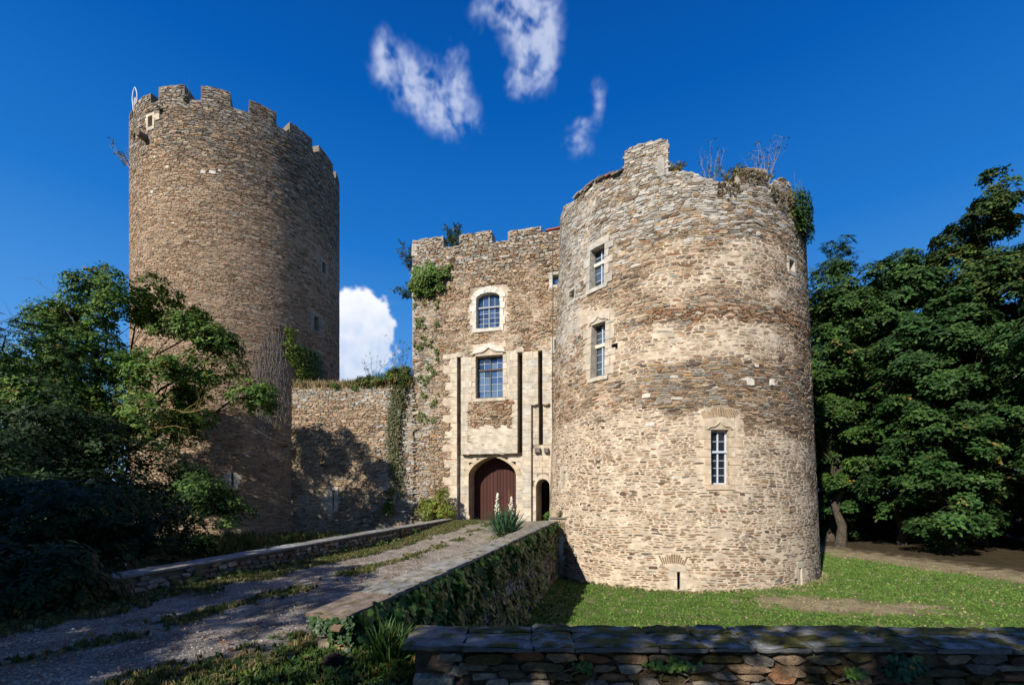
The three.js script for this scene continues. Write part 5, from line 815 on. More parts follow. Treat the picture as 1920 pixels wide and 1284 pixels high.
// ------------------------------------------------------------------ climbing plants
function climber(name, label, category, at, F, o) {
  const T = thing(name, label, category, at), R = rng(o.seed), items = [], s = new Soup();
  for (let i = 0; i < o.n; i++) {
    const [u, v] = o.where(R); if (u === null) continue; const th = o.depth ?? 0.12, w = 0.03 + th * R() * (o.bulge ? o.bulge(u, v) : 1), q = F.p(u, v, w), [, , nx, nz] = F.dir(u);
    const n = V(nx + (R() - 0.5) * 0.9, 0.15 + R() * 0.8, nz + (R() - 0.5) * 0.9).normalize();
    items.push({ p: V(...q), n, turn: R() * 6.28, s: lerp(o.size[0], o.size[1], R()), c: tone(R, o.c1, o.c2, o.dead ?? 0.03, o.deadCol) });
  }
  for (let i = 0; i < (o.stems ?? 8); i++) { let [u, v] = o.where(R); if (u === null) continue; const pts = []; for (let k = 0; k < 8; k++) { pts.push([V(...F.p(u, v, 0.03 + R() * 0.02)), 0.010 * (1 - k / 10)]); u += (R() - 0.5) * 0.16; v += (o.grow ?? 0.14) * (0.6 + R() * 0.8); } limb(s, pts, 4); }
  if (s.p.length) mesh('stem', s.geo(), o.stemMat ?? M.twig, T);
  if (items.length) scatter('leaves', o.geo ?? SPRAY.ivy, o.mat ?? M.leafGloss, T, items);
  return T;
}
const gauss = (R) => (R() + R() + R() - 1.5) / 1.5;
{
  const at = [3.62, -2.2, RP.z0], L = RP.z0 - RP.z1;
  const grows = (u, v) => fbm(u * 0.8, v * 1.1 + 4, 4) * 1.3 + ss(-0.8, 0.3, v) * 0.8 - ss(9, 14, u) * 0.4;
  climber('ivy', 'dark green ivy curtain hanging on the flank of the causeway', 'ivy', at, rightFlank, { n: 10500, seed: 5001, size: [0.075, 0.155], depth: 0.16, bulge: (u, v) => 0.25 + 2.2 * clamp(fbm(u * 1.4, v * 1.4 + 8, 3) + 0.25), c1: [0.03, 0.085, 0.018], c2: [0.11, 0.19, 0.035], dead: 0.03, stems: 50, grow: -0.12, where: (R) => { for (let k = 0; k < 12; k++) { const u = L * R() ** 1.25, v = RP.top(RP.z0 - u) - 0.10 - 2.2 * R() ** 1.6; if (grows(u, v) > R() * 0.9 - 0.1) return [u, v]; } return [null]; } });
  const E = planeFace(-0.42, -2.2, 0, 1, 0);
  climber('ivy', 'ivy spilling over the rounded end stones of the near parapet', 'ivy', [3.62, -2.2, RP.z0 + 0.06], E, { n: 420, seed: 5002, size: [0.035, 0.075], depth: 0.10, c1: [0.016, 0.05, 0.012], c2: [0.05, 0.10, 0.02], stems: 5, grow: -0.03, where: (R) => { const u = R() * 0.52; return [u, 0.35 - R() * R() * (0.12 + u * 0.55)]; } });
  // trailing over the foreground wall
  const l = Math.hypot(...FG.d), Fg = planeFace(0, -0.35, 0, FG.d[0] / l, FG.d[1] / l);
  for (const [u0, v0, n, ru, rv, lb, sd, gl] of [[2.25, 0.24, 60, 0.32, 0.05, 'small ivy sprig under the slabs in the middle of the ditch wall', 5011, 1], [1.5, 0.22, 26, 0.12, 0.05, 'tiny ivy sprig left of the middle on the ditch wall', 5012, 1], [4.28, 0.22, 210, 0.22, 0.13, 'bluish ivy trailing down the right part of the ditch wall', 5013, 0], [3.85, 0.17, 34, 0.12, 0.05, 'pale green sprig beside the trailing ivy on the ditch wall', 5014, 1], [0.35, -0.02, 40, 0.14, 0.05, 'ivy leaves at the foot of the pale corner stone', 5015, 0]])
    climber('ivy', lb, 'ivy', [FG.o[0], -0.35, FG.o[1]], Fg, { n, seed: sd, size: [0.03, 0.06], depth: 0.09, c1: gl ? [0.06, 0.13, 0.02] : [0.02, 0.07, 0.03], c2: gl ? [0.14, 0.24, 0.04] : [0.05, 0.12, 0.05], stems: 4, grow: -0.02, where: (R) => [u0 + gauss(R) * ru, v0 + gauss(R) * rv] });
  const Fc = planeFace(0, -0.6, 0, 1, 0);
  climber('ivy_bush', 'bushy green ivy on the upper left corner of the gatehouse', 'ivy', [0, -0.6, 0], Fc, { n: 4200, seed: 5021, size: [0.06, 0.12], depth: 0.8, bulge: (u, v) => 0.25 + 0.75 * clamp(1 - Math.hypot((u + 3.6) / 1.3, (v - 12.9) / 0.9)), c1: [0.05, 0.11, 0.018], c2: [0.17, 0.23, 0.04], dead: 0.05, stems: 20, where: (R) => { for (let k = 0; k < 20; k++) { const u = -4.6 + R() * 2.4, v = 12.05 + R() * 1.85; if (1 - Math.hypot((u + 3.55) / 1.2, (v - 12.95 - 0.25 * (u + 3.5)) / 0.85) + fbm(u * 1.5, v * 1.5, 3) * 1.0 > R() * 0.7) return [u, v]; } return [null]; } });
  climber('wall_creeper', 'sparse creeper trails on the grey left part of the gatehouse', 'creeper', [0, -0.6, 0], Fc, { n: 900, seed: 5022, size: [0.05, 0.10], depth: 0.12, c1: [0.07, 0.11, 0.02], c2: [0.17, 0.19, 0.05], stems: 26, grow: -0.12, where: (R) => { for (let k = 0; k < 20; k++) { const u = -4.45 + R() * 1.5, v = 5.5 + R() * 6.5; if (fbm(u * 1.2 + 50, v * 0.9, 3) > 0.22) return [u, v]; } return [null]; } });
  const Fu = planeFace(-12.2 + 0, -1.0, 1.15, 7.75, -1.05);
  climber('wall_creeper', 'brownish creeper strip down the joint of curtain wall and gatehouse', 'creeper', [0, -1.0, 0], { p: (u, v, w) => { const q = Fu.p(u, v, w); return q; }, dir: Fu.dir }, { n: 4200, seed: 5023, size: [0.05, 0.10], depth: 0.28, c1: [0.06, 0.075, 0.022], c2: [0.15, 0.13, 0.06], dead: 0.25, deadCol: [0.20, 0.16, 0.10], stems: 60, grow: -0.2, stemMat: M.dryStem, where: (R) => { const v = 1.2 + 6.3 * Math.sqrt(R()); return [7.0 + gauss(R) * 0.6 + 0.15 * Math.sin(v), v]; } });
  climber('ivy', 'yellow-green ivy climbing the tall tower above the curtain wall', 'ivy', [-16.23, -1.2, -0.963], roundFace(-1.2, () => 5.42, 5.42), { n: 2600, seed: 5031, size: [0.08, 0.15], depth: 0.35, c1: [0.08, 0.13, 0.02], c2: [0.21, 0.24, 0.05], stems: 20, where: (R) => { for (let k = 0; k < 20; k++) { const d = 62 + R() * 29, v = 7.6 + R() * 3.1; if (1 - Math.abs((d - 69 - (v - 10.6) * -6) / 12) * 0.9 + fbm(d * 0.2, v, 3) * 0.5 - (v > 9.9 ? Math.abs(d - 66) * 0.25 : 0) > R() * 0.6) return [d * DEG * 5.42, v]; } return [null]; } });
  climber('dry_vine', 'grey leafless vine stems on the tall tower beside the curtain wall', 'vine', [-16.23, -1.2, -0.963], roundFace(-1.2, () => 5.42, 5.42), { n: 120, seed: 5032, size: [0.05, 0.09], c1: [0.12, 0.12, 0.05], c2: [0.2, 0.16, 0.09], stems: 190, grow: 0.22, stemMat: M.dryStem, where: (R) => { const d = 50 + R() * 17; return [d * DEG * 5.42, 3.4 + (d - 46) * 0.09 + R() * 4.6]; } });
  const Ft = roundFace(-2, (y) => 5.86 - 0.54 * (y + 1.7) / 14.5, 5.6);
  climber('ivy', 'ivy tuft draped over the broken right rim of the broad tower', 'ivy', [8.617, -2, -0.676], Ft, { n: 3000, seed: 5041, size: [0.06, 0.11], depth: 0.32, c1: [0.05, 0.11, 0.018], c2: [0.16, 0.22, 0.04], stems: 12, where: (R) => { for (let k = 0; k < 20; k++) { const d = 43 + R() * 30, v = 11.3 + R() * 2.2; if (1 - Math.hypot((d - 57) / 11, (v - 12.5) / 0.95) + fbm(d * 0.2, v, 2) * 0.4 > R() * 0.5) return [d * DEG * 5.6, v]; } return [null]; } });
  climber('wall_plants', 'dry brown weeds rooted along the broken rim of the broad tower', 'weeds', [8.617, -2, -0.676], Ft, { n: 240, seed: 5042, size: [0.35, 0.8], geo: SPRAY.tuft, mat: M.blade, depth: 0.1, c1: [0.26, 0.20, 0.12], c2: [0.42, 0.35, 0.22], dead: 0.2, deadCol: [0.22, 0.24, 0.06], stems: 0, where: (R) => { const d = 12 + R() * 38; return [d * DEG * 5.6, (d < 20 ? 12.85 : d < 34 ? 13.35 : 12.85) - 0.05 - R() * R() * 0.6]; } });
  climber('wall_plants', 'small green weeds clinging below the battlements of the tall tower', 'weeds', [-16.23, -1.2, -0.963], roundFace(-1.2, () => 5.42, 5.42), { n: 150, seed: 5043, size: [0.06, 0.12], depth: 0.14, c1: [0.06, 0.08, 0.03], c2: [0.14, 0.12, 0.06], stems: 4, where: (R) => { const k = Math.floor(R() * 4), d = [3, 17, 64, -20][k] + gauss(R) * 1.6; return [d * DEG * 5.42, [20.9, 21.3, 20.6, 20.2][k] + gauss(R) * 0.3]; } });
}
stage('climbers');

// ------------------------------------------------------------------ saplings, shrubs, herbs
function sapling(name, label, at, o) {
  const { h, spread, stems = 5, seed, geo = SPRAY.pinnateSmall, per = 6, c1, c2, size = [0.5, 0.9], r = 0.014, mat = M.twig, lean = V(0, 0, 0), cat = 'sapling' } = o, R = rng(seed), T = thing(name, label, cat, at), s = new Soup(), it = [];
  for (let i = 0; i < stems; i++) {
    const a = R() * 6.28, tip = V(Math.cos(a) * spread * (0.3 + R() * 0.7), h * (0.6 + R() * 0.4), Math.sin(a) * spread * (0.3 + R() * 0.7)).add(lean.clone().multiplyScalar(0.6 + R() * 0.6)), pts = crooked(V(Math.cos(a) * 0.05, -0.05, Math.sin(a) * 0.05), tip, r, r * 0.25, R, 6, 0.06); limb(s, pts, 4);
    for (let k = 2; k <= 6; k++) for (let j = 0; j < 2; j++) { const p = pts[k][0], e = p.clone().add(V((R() - 0.5) * spread * 0.7, 0.05 + R() * h * 0.14, (R() - 0.5) * spread * 0.7)); limb(s, [[p, r * 0.35], [e, r * 0.12]], 3); for (let q = 0; q < per; q++) { if (R() > (o.leafy ?? 1)) continue; it.push({ p: p.clone().lerp(e, 0.3 + R() * 0.8), n: rndDir(R, 0.9), turn: R() * 6.28, s: lerp(size[0], size[1], R()), c: tone(R, c1, c2, 0.05) }); } }
  }
  mesh('stem', s.geo(), mat, T); if (it.length) scatter('leaves', geo[0] ?? geo, M.leaf, T, it); return T;
}
{
  const g1 = [0.04, 0.08, 0.02], g2 = [0.10, 0.15, 0.035];
  sapling('sapling', 'leafy sapling growing in a gap of the gatehouse battlements', [-2.3, 14.5, -0.35], { h: 1.25, spread: 0.55, stems: 7, seed: 6001, c1: g1, c2: g2, per: 7 });
  sapling('sapling', 'sapling hanging off the left corner of the gatehouse top', [-4.55, 13.4, -0.3], { h: 1.7, spread: 0.6, stems: 6, seed: 6002, c1: g1, c2: g2, per: 6, lean: V(-0.5, -0.1, 0.1) });
  sapling('sapling', 'drooping sapling below the left corner of the gatehouse top', [-4.5, 12.3, -0.2], { h: 0.9, spread: 0.5, stems: 6, seed: 6003, c1: g1, c2: g2, per: 6, lean: V(-0.55, -0.35, 0.1) });
  sapling('sapling', 'nearly bare sapling on the curtain wall against the gatehouse', [-5.35, 7.5, -0.3], { h: 2.9, spread: 0.9, stems: 9, seed: 6004, c1: g1, c2: g2, per: 3, leafy: 0.22 });
  sapling('sapling', 'thin wispy sapling on the curtain wall near the cloud', [-6.9, 7.5, -0.2], { h: 1.9, spread: 0.9, stems: 8, seed: 6005, c1: g1, c2: g2, per: 2, leafy: 0.2 });
  sapling('sapling', 'tall bare-stemmed sapling on the middle of the broad tower rim', [9.6, 13.0, 3.9], { h: 1.6, spread: 0.45, stems: 9, seed: 6006, c1: g1, c2: g2, per: 2, leafy: 0.35, mat: M.dryStem, size: [0.4, 0.7], r: 0.009 });
  sapling('sapling', 'spreading bare-stemmed sapling on the right of the broad tower rim', [11.6, 13.2, 3.3], { h: 1.75, spread: 0.85, stems: 14, seed: 6007, c1: g1, c2: g2, per: 2, leafy: 0.35, mat: M.dryStem, size: [0.4, 0.7], r: 0.009 });
  sapling('sapling', 'small yellowing weed beside the tall stub of the broad tower rim', [8.35, 13.4, 4.3], { h: 0.55, spread: 0.3, stems: 6, seed: 6008, c1: [0.16, 0.16, 0.04], c2: [0.25, 0.22, 0.06], per: 4, cat: 'weed', r: 0.006 });
  sapling('sapling', 'yellow-green weeds on the broad tower rim between the two saplings', [10.4, 12.9, 3.9], { h: 0.6, spread: 0.5, stems: 9, seed: 6009, c1: [0.16, 0.16, 0.03], c2: [0.26, 0.24, 0.05], per: 4, cat: 'weed', r: 0.006 });
  sapling('sapling', 'dry shrub growing out of the left side of the tall tower top', [-19.15, 19.2, 3.55], { h: 1.3, spread: 0.5, stems: 8, seed: 6010, c1: g1, c2: [0.16, 0.13, 0.06], per: 3, leafy: 0.3, lean: V(-0.75, 0, 0.2), mat: M.dryStem, cat: 'shrub' });
  tree({ name: 'shrub', label: 'sunlit yellow-green shrub at the foot of the gatehouse by the gate', category: 'shrub', at: [-2.75, 0.28, 0.95], height: 1.5, trunkR: 0.03, bare: 0.05, clumps: 34, per: 34, clumpR: [0.22, 0.42], flat: 0.8, geo: SPRAY.broadSmall, c1: [0.16, 0.21, 0.03], c2: [0.34, 0.36, 0.07], dead: 0.05, size: [0.7, 1.15], seed: 6021, lobes: [[0, 0.55, 0, 0.8, 0.42, 0.4], [0.25, 1.25, 0, 0.4, 0.42, 0.3], [-0.5, 0.75, 0.1, 0.45, 0.4, 0.35], [0.65, 0.45, 0.1, 0.4, 0.35, 0.3]] });
  tree({ name: 'shrub', label: 'round green tuft hanging on the curtain wall beside the arrow slit', category: 'shrub', at: [-5.55, 0.75, 0.65], height: 0.7, trunkR: 0.02, bare: 0.02, clumps: 16, per: 30, clumpR: [0.14, 0.26], flat: 0.8, geo: SPRAY.pinnateSmall, c1: [0.05, 0.10, 0.02], c2: [0.13, 0.17, 0.035], size: [0.6, 1.0], seed: 6022, lobes: [[0, 0.3, 0, 0.3, 0.3, 0.2], [0.1, 0.85, 0, 0.16, 0.4, 0.15]] });
  tree({ name: 'shrub', label: 'small green shrub in the corner right of the little doorway', category: 'shrub', at: [3.05, 0.42, 0.5], height: 0.45, trunkR: 0.015, bare: 0.02, clumps: 12, per: 26, clumpR: [0.1, 0.2], flat: 0.8, geo: SPRAY.broadSmall, c1: [0.06, 0.13, 0.02], c2: [0.12, 0.22, 0.03], size: [0.6, 0.9], seed: 6023, lobes: [[0, 0.22, 0, 0.28, 0.2, 0.2]] });
  tree({ name: 'shrub', label: 'small dry brownish tuft at the foot of the broad tower by the causeway', category: 'shrub', at: [3.95, 0.72, 2.5], height: 0.35, trunkR: 0.012, bare: 0.02, clumps: 9, per: 22, clumpR: [0.08, 0.16], flat: 0.8, geo: SPRAY.pinnateSmall, c1: [0.16, 0.14, 0.05], c2: [0.25, 0.21, 0.09], size: [0.5, 0.8], seed: 6024, lobes: [[0, 0.18, 0, 0.2, 0.16, 0.15]] });
  // green and dry growth along the head of the curtain wall
  tree({ name: 'shrub', label: 'green bramble mound on top of the curtain wall near the gatehouse', category: 'shrub', at: [-6.3, 7.35, -0.1], height: 0.7, trunkR: 0.02, bare: 0.02, clumps: 46, per: 32, clumpR: [0.2, 0.42], flat: 0.7, geo: SPRAY.broadSmall, c1: [0.06, 0.12, 0.018], c2: [0.19, 0.24, 0.045], dead: 0.4, size: [0.8, 1.2], seed: 6025, lobes: [[-0.2, 0.42, 0.1, 1.5, 0.4, 0.5], [0.9, 0.45, 0.3, 0.8, 0.5, 0.35], [1.3, 0.75, 0.1, 0.6, 0.6, 0.3], [-1.2, 0.25, 0.3, 0.7, 0.3, 0.35]] });
  tree({ name: 'shrub', label: 'low green plants on the curtain wall top below the tall tower', category: 'shrub', at: [-9.6, 7.4, 0.3], height: 0.3, trunkR: 0.012, bare: 0.02, clumps: 12, per: 26, clumpR: [0.14, 0.26], flat: 0.7, geo: SPRAY.broadSmall, c1: [0.08, 0.14, 0.02], c2: [0.18, 0.24, 0.05], size: [0.6, 1.0], seed: 6026, lobes: [[-0.6, 0.15, 0.2, 0.4, 0.14, 0.25], [0.8, 0.15, 0.2, 0.4, 0.16, 0.25]] });
  const W = thing('wall_top_grass', 'dry brown grass along the top of the curtain wall', 'grass', [-12.2, 7.4, 1.15]), R = rng(6030), it = [];
  for (let i = 0; i < 2600; i++) { const u = R() * 7.7, w = -0.02 - R() * 1.1, x = u * 0.991 + w * 0.134, z = -u * 0.134 + w * 0.991; it.push({ p: V(x, 0.08 - 0.012 * u, z), n: rndDir(R, 2.5), turn: R() * 6, s: 0.6 + R() * 0.9, c: tone(R, [0.32, 0.235, 0.125], [0.50, 0.39, 0.21], 0.2, [0.14, 0.18, 0.04]) }); }
  scatter('blades', SPRAY.tall, M.blade, W, it.slice(0, 1500)); scatter('blades', SPRAY.tuft, M.blade, W, it.slice(1500));
}
// ------------------------------------------------------------------ yucca with two flower spikes
{
  const T = thing('yucca', 'spiky yucca with two white flower spikes beside the track before the gate', 'yucca', [2.35, roadY(6.4), 6.4]), R = rng(6101);
  const blade = (L, w, droop) => { const p = [], idx = [], n = 6; for (let i = 0; i <= n; i++) { const t = i / n, ww = w * Math.sin(Math.PI * Math.min(0.98, 0.16 + t * 0.84)) ** 0.8, y = L * t - droop * L * t * t * 0.6, z = droop * L * t * t * 0.75; p.push(-ww, y, z + ww * 0.35, 0, y, z, ww, y, z + ww * 0.35); } for (let i = 0; i < n; i++) for (let k = 0; k < 2; k++) { const a = i * 3 + k; idx.push(a, a + 1, a + 4, a, a + 4, a + 3); } const g = new THREE.BufferGeometry(); g.setAttribute('position', new THREE.Float32BufferAttribute(p, 3)); g.setIndex(idx); g.computeVertexNormals(); return g; };
  const geos = [blade(1.05, 0.034, 0.1), blade(1.0, 0.034, 0.3), blade(0.95, 0.034, 0.7)], mats = [leafMat(0.05, 0.12, 0.06, 0.15), leafMat(0.075, 0.15, 0.07, 0.15), leafMat(0.15, 0.19, 0.07, 0.15), leafMat(0.28, 0.25, 0.10, 0.15)];
  for (const [ox, oz] of [[-0.22, 0.06], [0.26, -0.05], [0.05, 0.1]]) for (let i = 0; i < 64; i++) { const t = i / 64, a = i * 2.4 + R(), tilt = lerp(0.15, 1.5, t) + (R() - 0.5) * 0.2, m = mesh('leaf', geos[t < 0.5 ? 0 : t < 0.8 ? 1 : 2], mats[t > 0.88 ? (R() < 0.6 ? 3 : 2) : t > 0.72 ? 2 : R() < 0.5 ? 0 : 1], T); m.position.set(ox, 0.10 + (1 - t) * 0.12, oz); m.rotation.set(tilt, 0, 0); m.rotation.order = 'YXZ'; m.rotation.y = a; m.scale.setScalar(0.8 + R() * 0.35); }
  for (const [x, z, h, f0] of [[-0.26, 0.05, 1.66, 0.85], [0.22, -0.05, 1.52, 0.9]]) {
    const sp = part('flower_spike', T), s = new Soup(); limb(s, [[V(x, 0.1, z), 0.016], [V(x, h * 0.6, z), 0.012], [V(x + 0.01, h, z), 0.004]], 6); mesh('stalk', s.geo(), leafMat(0.16, 0.20, 0.07, 0), sp);
    const g = new THREE.SphereGeometry(0.03, 7, 5); g.scale(1, 1.25, 1); const it = []; for (let y = f0; y < h; y += 0.016) { const t = (y - f0) / (h - f0), rr = lerp(0.13, 0.02, t) * Math.min(1, t * 4 + 0.5), a = R() * 6.28, q = rr * (0.45 + 0.55 * R()); it.push({ p: V(x + Math.cos(a) * q, y, z + Math.sin(a) * q), n: rndDir(R, -0.8), s: 0.75 + R() * 0.5, c: [0.80, 0.78, 0.62].map((c) => c * (0.85 + R() * 0.2)) }); }
    scatter('flowers', g, leafMat(1, 1, 1, 0.25), sp, it);
  }
  { const sp = part('spent_spike', T), s = new Soup(), R2 = rng(9); limb(s, [[V(0.14, 0.2, -0.1), 0.012], [V(0.12, 1.75, -0.12), 0.006]], 5); for (let i = 0; i < 16; i++) { const y = 1.05 + i * 0.042, a = i * 2.4; limb(s, [[V(0.125, y, -0.115), 0.005], [V(0.125 + Math.cos(a) * 0.14, y + 0.10, -0.115 + Math.sin(a) * 0.14), 0.003]], 3); } mesh('stalk', s.geo(), std({ color: new THREE.Color().setRGB(0.24, 0.13, 0.05) }), sp); }
}
stage('plants');

// ------------------------------------------------------------------ grass, weeds, fallen leaves
function stuff(name, label, geo, mat, items) { const m = scatter(numbered(name), geo, mat, scene, items); m.userData.label = label; return m; }
{
  const R = rng(7001), lawn = [], verge = [], leaves = [], bits = [], weeds = [], tall = [], ground = [];
  for (let i = 0; i < 70000; i++) { const x = 3.7 + R() * 19.5, z = -8 + R() * 19; const e = WOOD_EDGE(x, z); if (e > 0.6 || Math.hypot(x - 8.617, z + 0.676) < 5.85) continue; const b = bareLawn(x, z); if (R() < b * 0.93) continue; const m = fbm(x * 1.8 + 40, z * 1.8, 3); lawn.push({ p: V(x, groundY(x, z) - 0.005, z), n: rndDir(R, 4), turn: R() * 6, s: 0.4 + R() * 0.6 + (R() < 0.02 ? 0.9 : 0), c: tone(R, [0.105, 0.22, 0.032], [0.21, 0.28, 0.065], 0.12 + b * 1.2, [0.40, 0.34, 0.18]).map((q) => q * (1 + m * 0.25)) }); }
  for (let i = 0; i < 30000; i++) { const x = -1.62 + R() * 4.8, z = 0.6 + 18.6 * R() ** 0.8, g = trackGrass(x, z); if (R() > g * 1.15 - 0.2) continue; verge.push({ p: V(x, roadY(z) + 0.005, z), n: rndDir(R, 2.5), turn: R() * 6, s: 0.22 + R() * 0.34, c: tone(R, [0.06, 0.095, 0.018], [0.18, 0.18, 0.055], 0.7, [0.28, 0.215, 0.10]) }); }
  for (let i = 0; i < 900; i++) { const x = -1.5 + R() * 4.8, z = 11 + R() * 8.2; leaves.push({ p: V(x, roadY(z) + 0.012, z), n: rndDir(R, 3), turn: R() * 6, s: 0.5 + R() * 0.7, c: R() < 0.5 ? [0.30, 0.12, 0.06] : R() < 0.5 ? [0.34, 0.29, 0.20] : [0.20, 0.14, 0.07] }); }
  for (let i = 0; i < 700; i++) { const x = 5 + R() * 17, z = -5.5 + R() * 15; if (Math.hypot(x - 8.617, z + 0.676) < 5.9 || WOOD_EDGE(x, z) > 0.8) continue; if (R() > 0.35 + ss(-5, 0, WOOD_EDGE(x, z))) continue; bits.push({ p: V(x, groundY(x, z) + 0.035, z), n: rndDir(R, 2), turn: R() * 6, s: 0.5 + R() * 0.7, c: R() < 0.6 ? [0.50, 0.44, 0.30] : [0.45, 0.36, 0.08] }); }
  for (let i = 0; i < 3200; i++) { const x = 2.4 + R() * 2.9, z = 17.2 + R() * 2.2; if (x < 3.7 && z < 17.85 && x > 3.1) continue; if (x > 4.75 && z < 18.5 && z > 17.4) continue; const q = fbm(x * 1.6, z * 1.6, 3); if (q < -0.1 - (x - 3) * 0.3) continue; const y = groundY(x, z); if (R() < 0.45) ground.push({ p: V(x, y + 0.02 + R() * 0.05, z), n: rndDir(R, 1.4), turn: R() * 6, s: 0.035 + R() * 0.045, c: tone(R, [0.035, 0.085, 0.018], [0.10, 0.17, 0.03], 0.06) }); else weeds.push({ p: V(x, y, z), n: rndDir(R, 2), turn: R() * 6, s: 0.3 + R() * 0.5, c: tone(R, [0.05, 0.10, 0.018], [0.15, 0.19, 0.04], 0.12) }); }
  for (let i = 0; i < 900; i++) { const x = -1.62 + R() * 0.5, z = 5 + R() * 14; if (fbm(x, z * 0.8, 2) < 0.05) continue; ground.push({ p: V(x, roadY(z) + 0.02 + R() * 0.16, z), n: rndDir(R, 0.6).add(V(0.6, 0, 0)).normalize(), turn: R() * 6, s: 0.04 + R() * 0.05, c: tone(R, [0.04, 0.08, 0.02], [0.10, 0.15, 0.03], 0.08) }); }
  stuff('lawn_grass', 'short mown grass of the castle ditch', SPRAY.turf, M.blade, lawn);
  stuff('verge_grass', 'rough grass on the verges and middle of the track', SPRAY.tuft, M.blade, verge);
  stuff('weed_grass', 'rough weeds and grass at the foot of the near parapet', SPRAY.tuft, M.blade, weeds);
  stuff('ground_ivy', 'creeping ivy and broad weeds on the ground', SPRAY.ivy, M.leafGloss, ground);
  stuff('fallen_leaves', 'dry brown leaves lying on the track', SPRAY.litter, M.leaf, leaves);
  stuff('fallen_leaves', 'pale dry leaves scattered on the lawn', SPRAY.litter, M.leaf, bits);
  const clump = thing('grass_clump', 'tall green grass clump between near parapet end and ditch wall', 'grass', [4.25, groundY(4.25, 17.95), 17.95]), it = []; for (let i = 0; i < 46; i++) it.push({ p: V(gauss(R) * 0.13, 0, gauss(R) * 0.11), n: rndDir(R, 3), turn: R() * 6, s: 0.55 + R() * 0.55, c: tone(R, [0.04, 0.10, 0.02], [0.11, 0.19, 0.04], 0.1) }); scatter('blades', SPRAY.tall, M.blade, clump, it);
  // loose stones on the track, weeds along the foot of the broad tower
  const peb = []; for (let i = 0; i < 5200; i++) { const x = -1.3 + R() * 4.3, z = 19.3 - 14 * R() ** 1.6; if (R() < trackGrass(x, z) * 0.8) continue; const k = 0.7 + R() * 0.6; peb.push({ p: V(x, roadY(z) + 0.004, z), n: rndDir(R, 1), turn: R() * 6, s: 0.010 + 0.03 * R() ** 3, c: [0.40 * k, 0.36 * k, 0.31 * k] }); }
  stuff('loose_gravel', 'loose stones lying on the track', SPRAY.pebble, M.pebble, peb);
  const foot = []; for (let i = 0; i < 1500; i++) { const a = (-45 + R() * 125) * DEG, r = 5.93 + R() * R() * 0.32, x = 8.617 + Math.sin(a) * r, z = -0.676 + Math.cos(a) * r; if (fbm(a * 5, 3, 3) < -0.15 && R() < 0.8) continue; foot.push({ p: V(x, groundY(x, z), z), n: rndDir(R, 1.8), turn: R() * 6, s: 0.3 + R() * R() * 0.9, c: tone(R, [0.12, 0.17, 0.04], [0.30, 0.27, 0.11], 0.7, [0.42, 0.35, 0.2]) }); }
  stuff('foot_weeds', 'dry weeds along the foot of the broad tower', SPRAY.tuft, M.blade, foot);
  const herb = []; for (let i = 0; i < 900; i++) { const x = 4.5 + R() * 16, z = -5 + R() * 14.5; if (WOOD_EDGE(x, z) > -0.3 || Math.hypot(x - 8.617, z + 0.676) < 6 || fbm(x * 0.8 + 70, z * 0.8, 3) < 0.12) continue; herb.push({ p: V(x, groundY(x, z) + 0.02, z), n: rndDir(R, 2.5), turn: R() * 6, s: 0.05 + R() * 0.06, c: tone(R, [0.05, 0.13, 0.025], [0.12, 0.22, 0.04], 0.02) }); }
  stuff('lawn_herbs', 'broad-leaved weeds scattered in the lawn', SPRAY.ivy, M.leaf, herb);
  // weeds between the far parapet and the curtain wall
  const rough = []; for (let i = 0; i < 2600; i++) { const x = -12 + R() * 9.6, z = 1.2 + R() * 8; if (Math.hypot(x + 16.23, z + 0.963) < 5.6 || z < 1.2 - (x + 4) * 0.13) continue; if (fbm(x * 0.6, z * 0.6, 3) < -0.1) continue; rough.push({ p: V(x, groundY(x, z), z), n: rndDir(R, 2.2), turn: R() * 6, s: 0.5 + R() * 0.8, c: tone(R, [0.06, 0.09, 0.02], [0.20, 0.19, 0.06], 0.2) }); }
  stuff('rough_grass', 'rough weeds at the foot of the curtain wall', SPRAY.tall, M.blade, rough);
}
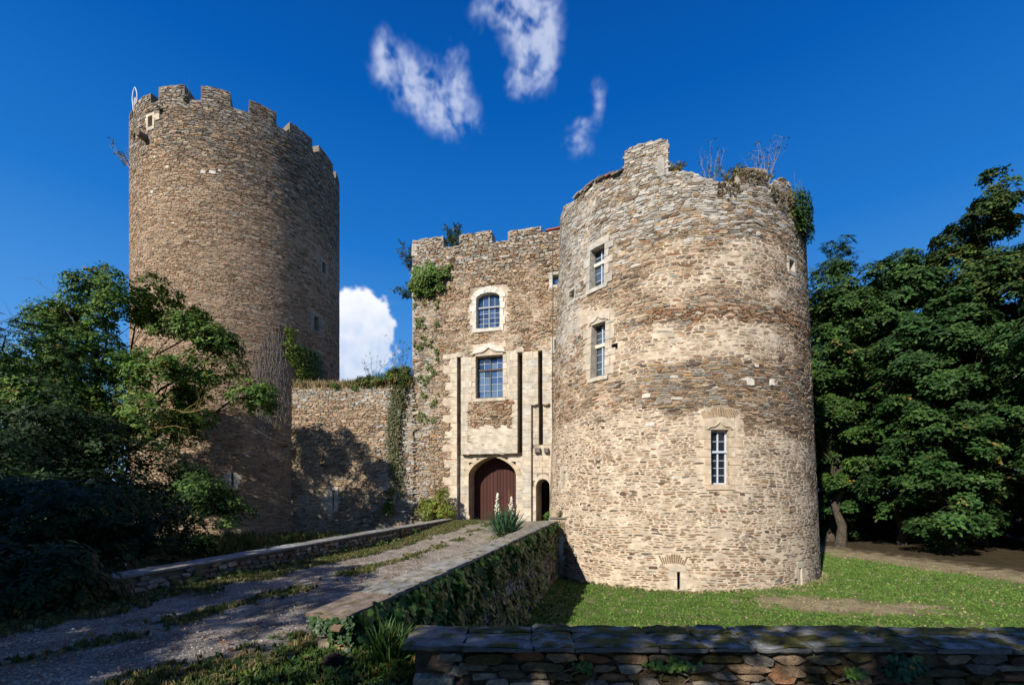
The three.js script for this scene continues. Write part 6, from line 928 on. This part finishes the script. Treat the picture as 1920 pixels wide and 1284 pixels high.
// ------------------------------------------------------------------ small things
{
  const P = thing('marker_post', 'narrow white weathered post standing in the dark under the trees', 'post', [-8.28, groundY(-8.28, 11.62), 11.62]);
  const g = new THREE.BoxGeometry(0.13, 1.02, 0.05, 2, 8, 1), a = g.attributes.position; for (let i = 0; i < a.count; i++) a.setX(i, a.getX(i) + n2(a.getY(i) * 4, 3) * 0.008); g.translate(0, 0.5, 0); g.computeVertexNormals(); mesh('plate', g, M.white, P); const c = new THREE.TorusGeometry(0.03, 0.008, 6, 12); c.translate(0.005, 0.92, 0.03); mesh('ring', c, M.iron, P);
  const A = thing('aerial', 'thin white wire loop aerial on the left edge of the tall tower top', 'aerial', [-19.4, 22.5, 3.2]);
  mesh('loop', new THREE.TubeGeometry(new THREE.CatmullRomCurve3([V(0, -1.2, 0), V(-0.08, 0.2, 0), V(-0.14, 0.9, 0), V(0.02, 1.35, 0), V(0.18, 1.0, 0), V(0.16, 0.5, 0), V(0.05, 0.1, 0.02), V(0.12, -0.3, 0.02), V(0.06, -1.0, 0)]), 50, 0.026, 6), M.white, A);
  mesh('mast', new THREE.TubeGeometry(new THREE.CatmullRomCurve3([V(0.05, -1.2, 0.03), V(0.03, 0.2, 0.03), V(0.05, 0.7, 0.03), V(0.1, 0.8, 0.03), V(0.1, 0.3, 0.03), V(0.02, -0.8, 0.05)]), 30, 0.022, 6), M.white, A);
  const D = thing('dried_plant', 'dark shaggy dried plant tuft on the ground near the parapet end', 'plant', [3.80, groundY(3.8, 18.24), 18.24]), R = rng(8001), it = [];
  const core = new THREE.IcosahedronGeometry(0.075, 2); { const q = core.attributes.position; for (let i = 0; i < q.count; i++) { const k = 1 + n3(q.getX(i) * 22, q.getY(i) * 22, q.getZ(i) * 22) * 0.18; q.setXYZ(i, q.getX(i) * k, q.getY(i) * 0.8 * k, q.getZ(i) * k); } core.computeVertexNormals(); core.translate(0, 0.05, 0); } mesh('core', core, std({ color: new THREE.Color().setRGB(0.045, 0.032, 0.03) }), D);
  for (let i = 0; i < 260; i++) { const d = rndDir(R, 0.3); it.push({ p: V(d.x * 0.07, 0.05 + d.y * 0.055, d.z * 0.07), n: d, turn: R() * 6, s: 0.22 + R() * 0.18, c: [0.06, 0.045, 0.04].map((c) => c * (0.5 + R())) }); } scatter('bristles', SPRAY.tuft, M.blade, D, it);
  const S = new Soup(); limb(S, crooked(V(-0.22, 0.03, 0.02), V(0.12, 0.02, 0.05), 0.012, 0.007, rng(3), 5, 0.06), 6); const K = thing('fallen_stick', 'short reddish stick lying beside the dried plant tuft', 'stick', [3.66, groundY(3.66, 18.2), 18.18]); mesh('stick', S.geo(), std({ color: new THREE.Color().setRGB(0.24, 0.11, 0.06) }), K);
}
stage('done, stone triangles ' + tris);
renderer.render(scene, camera);
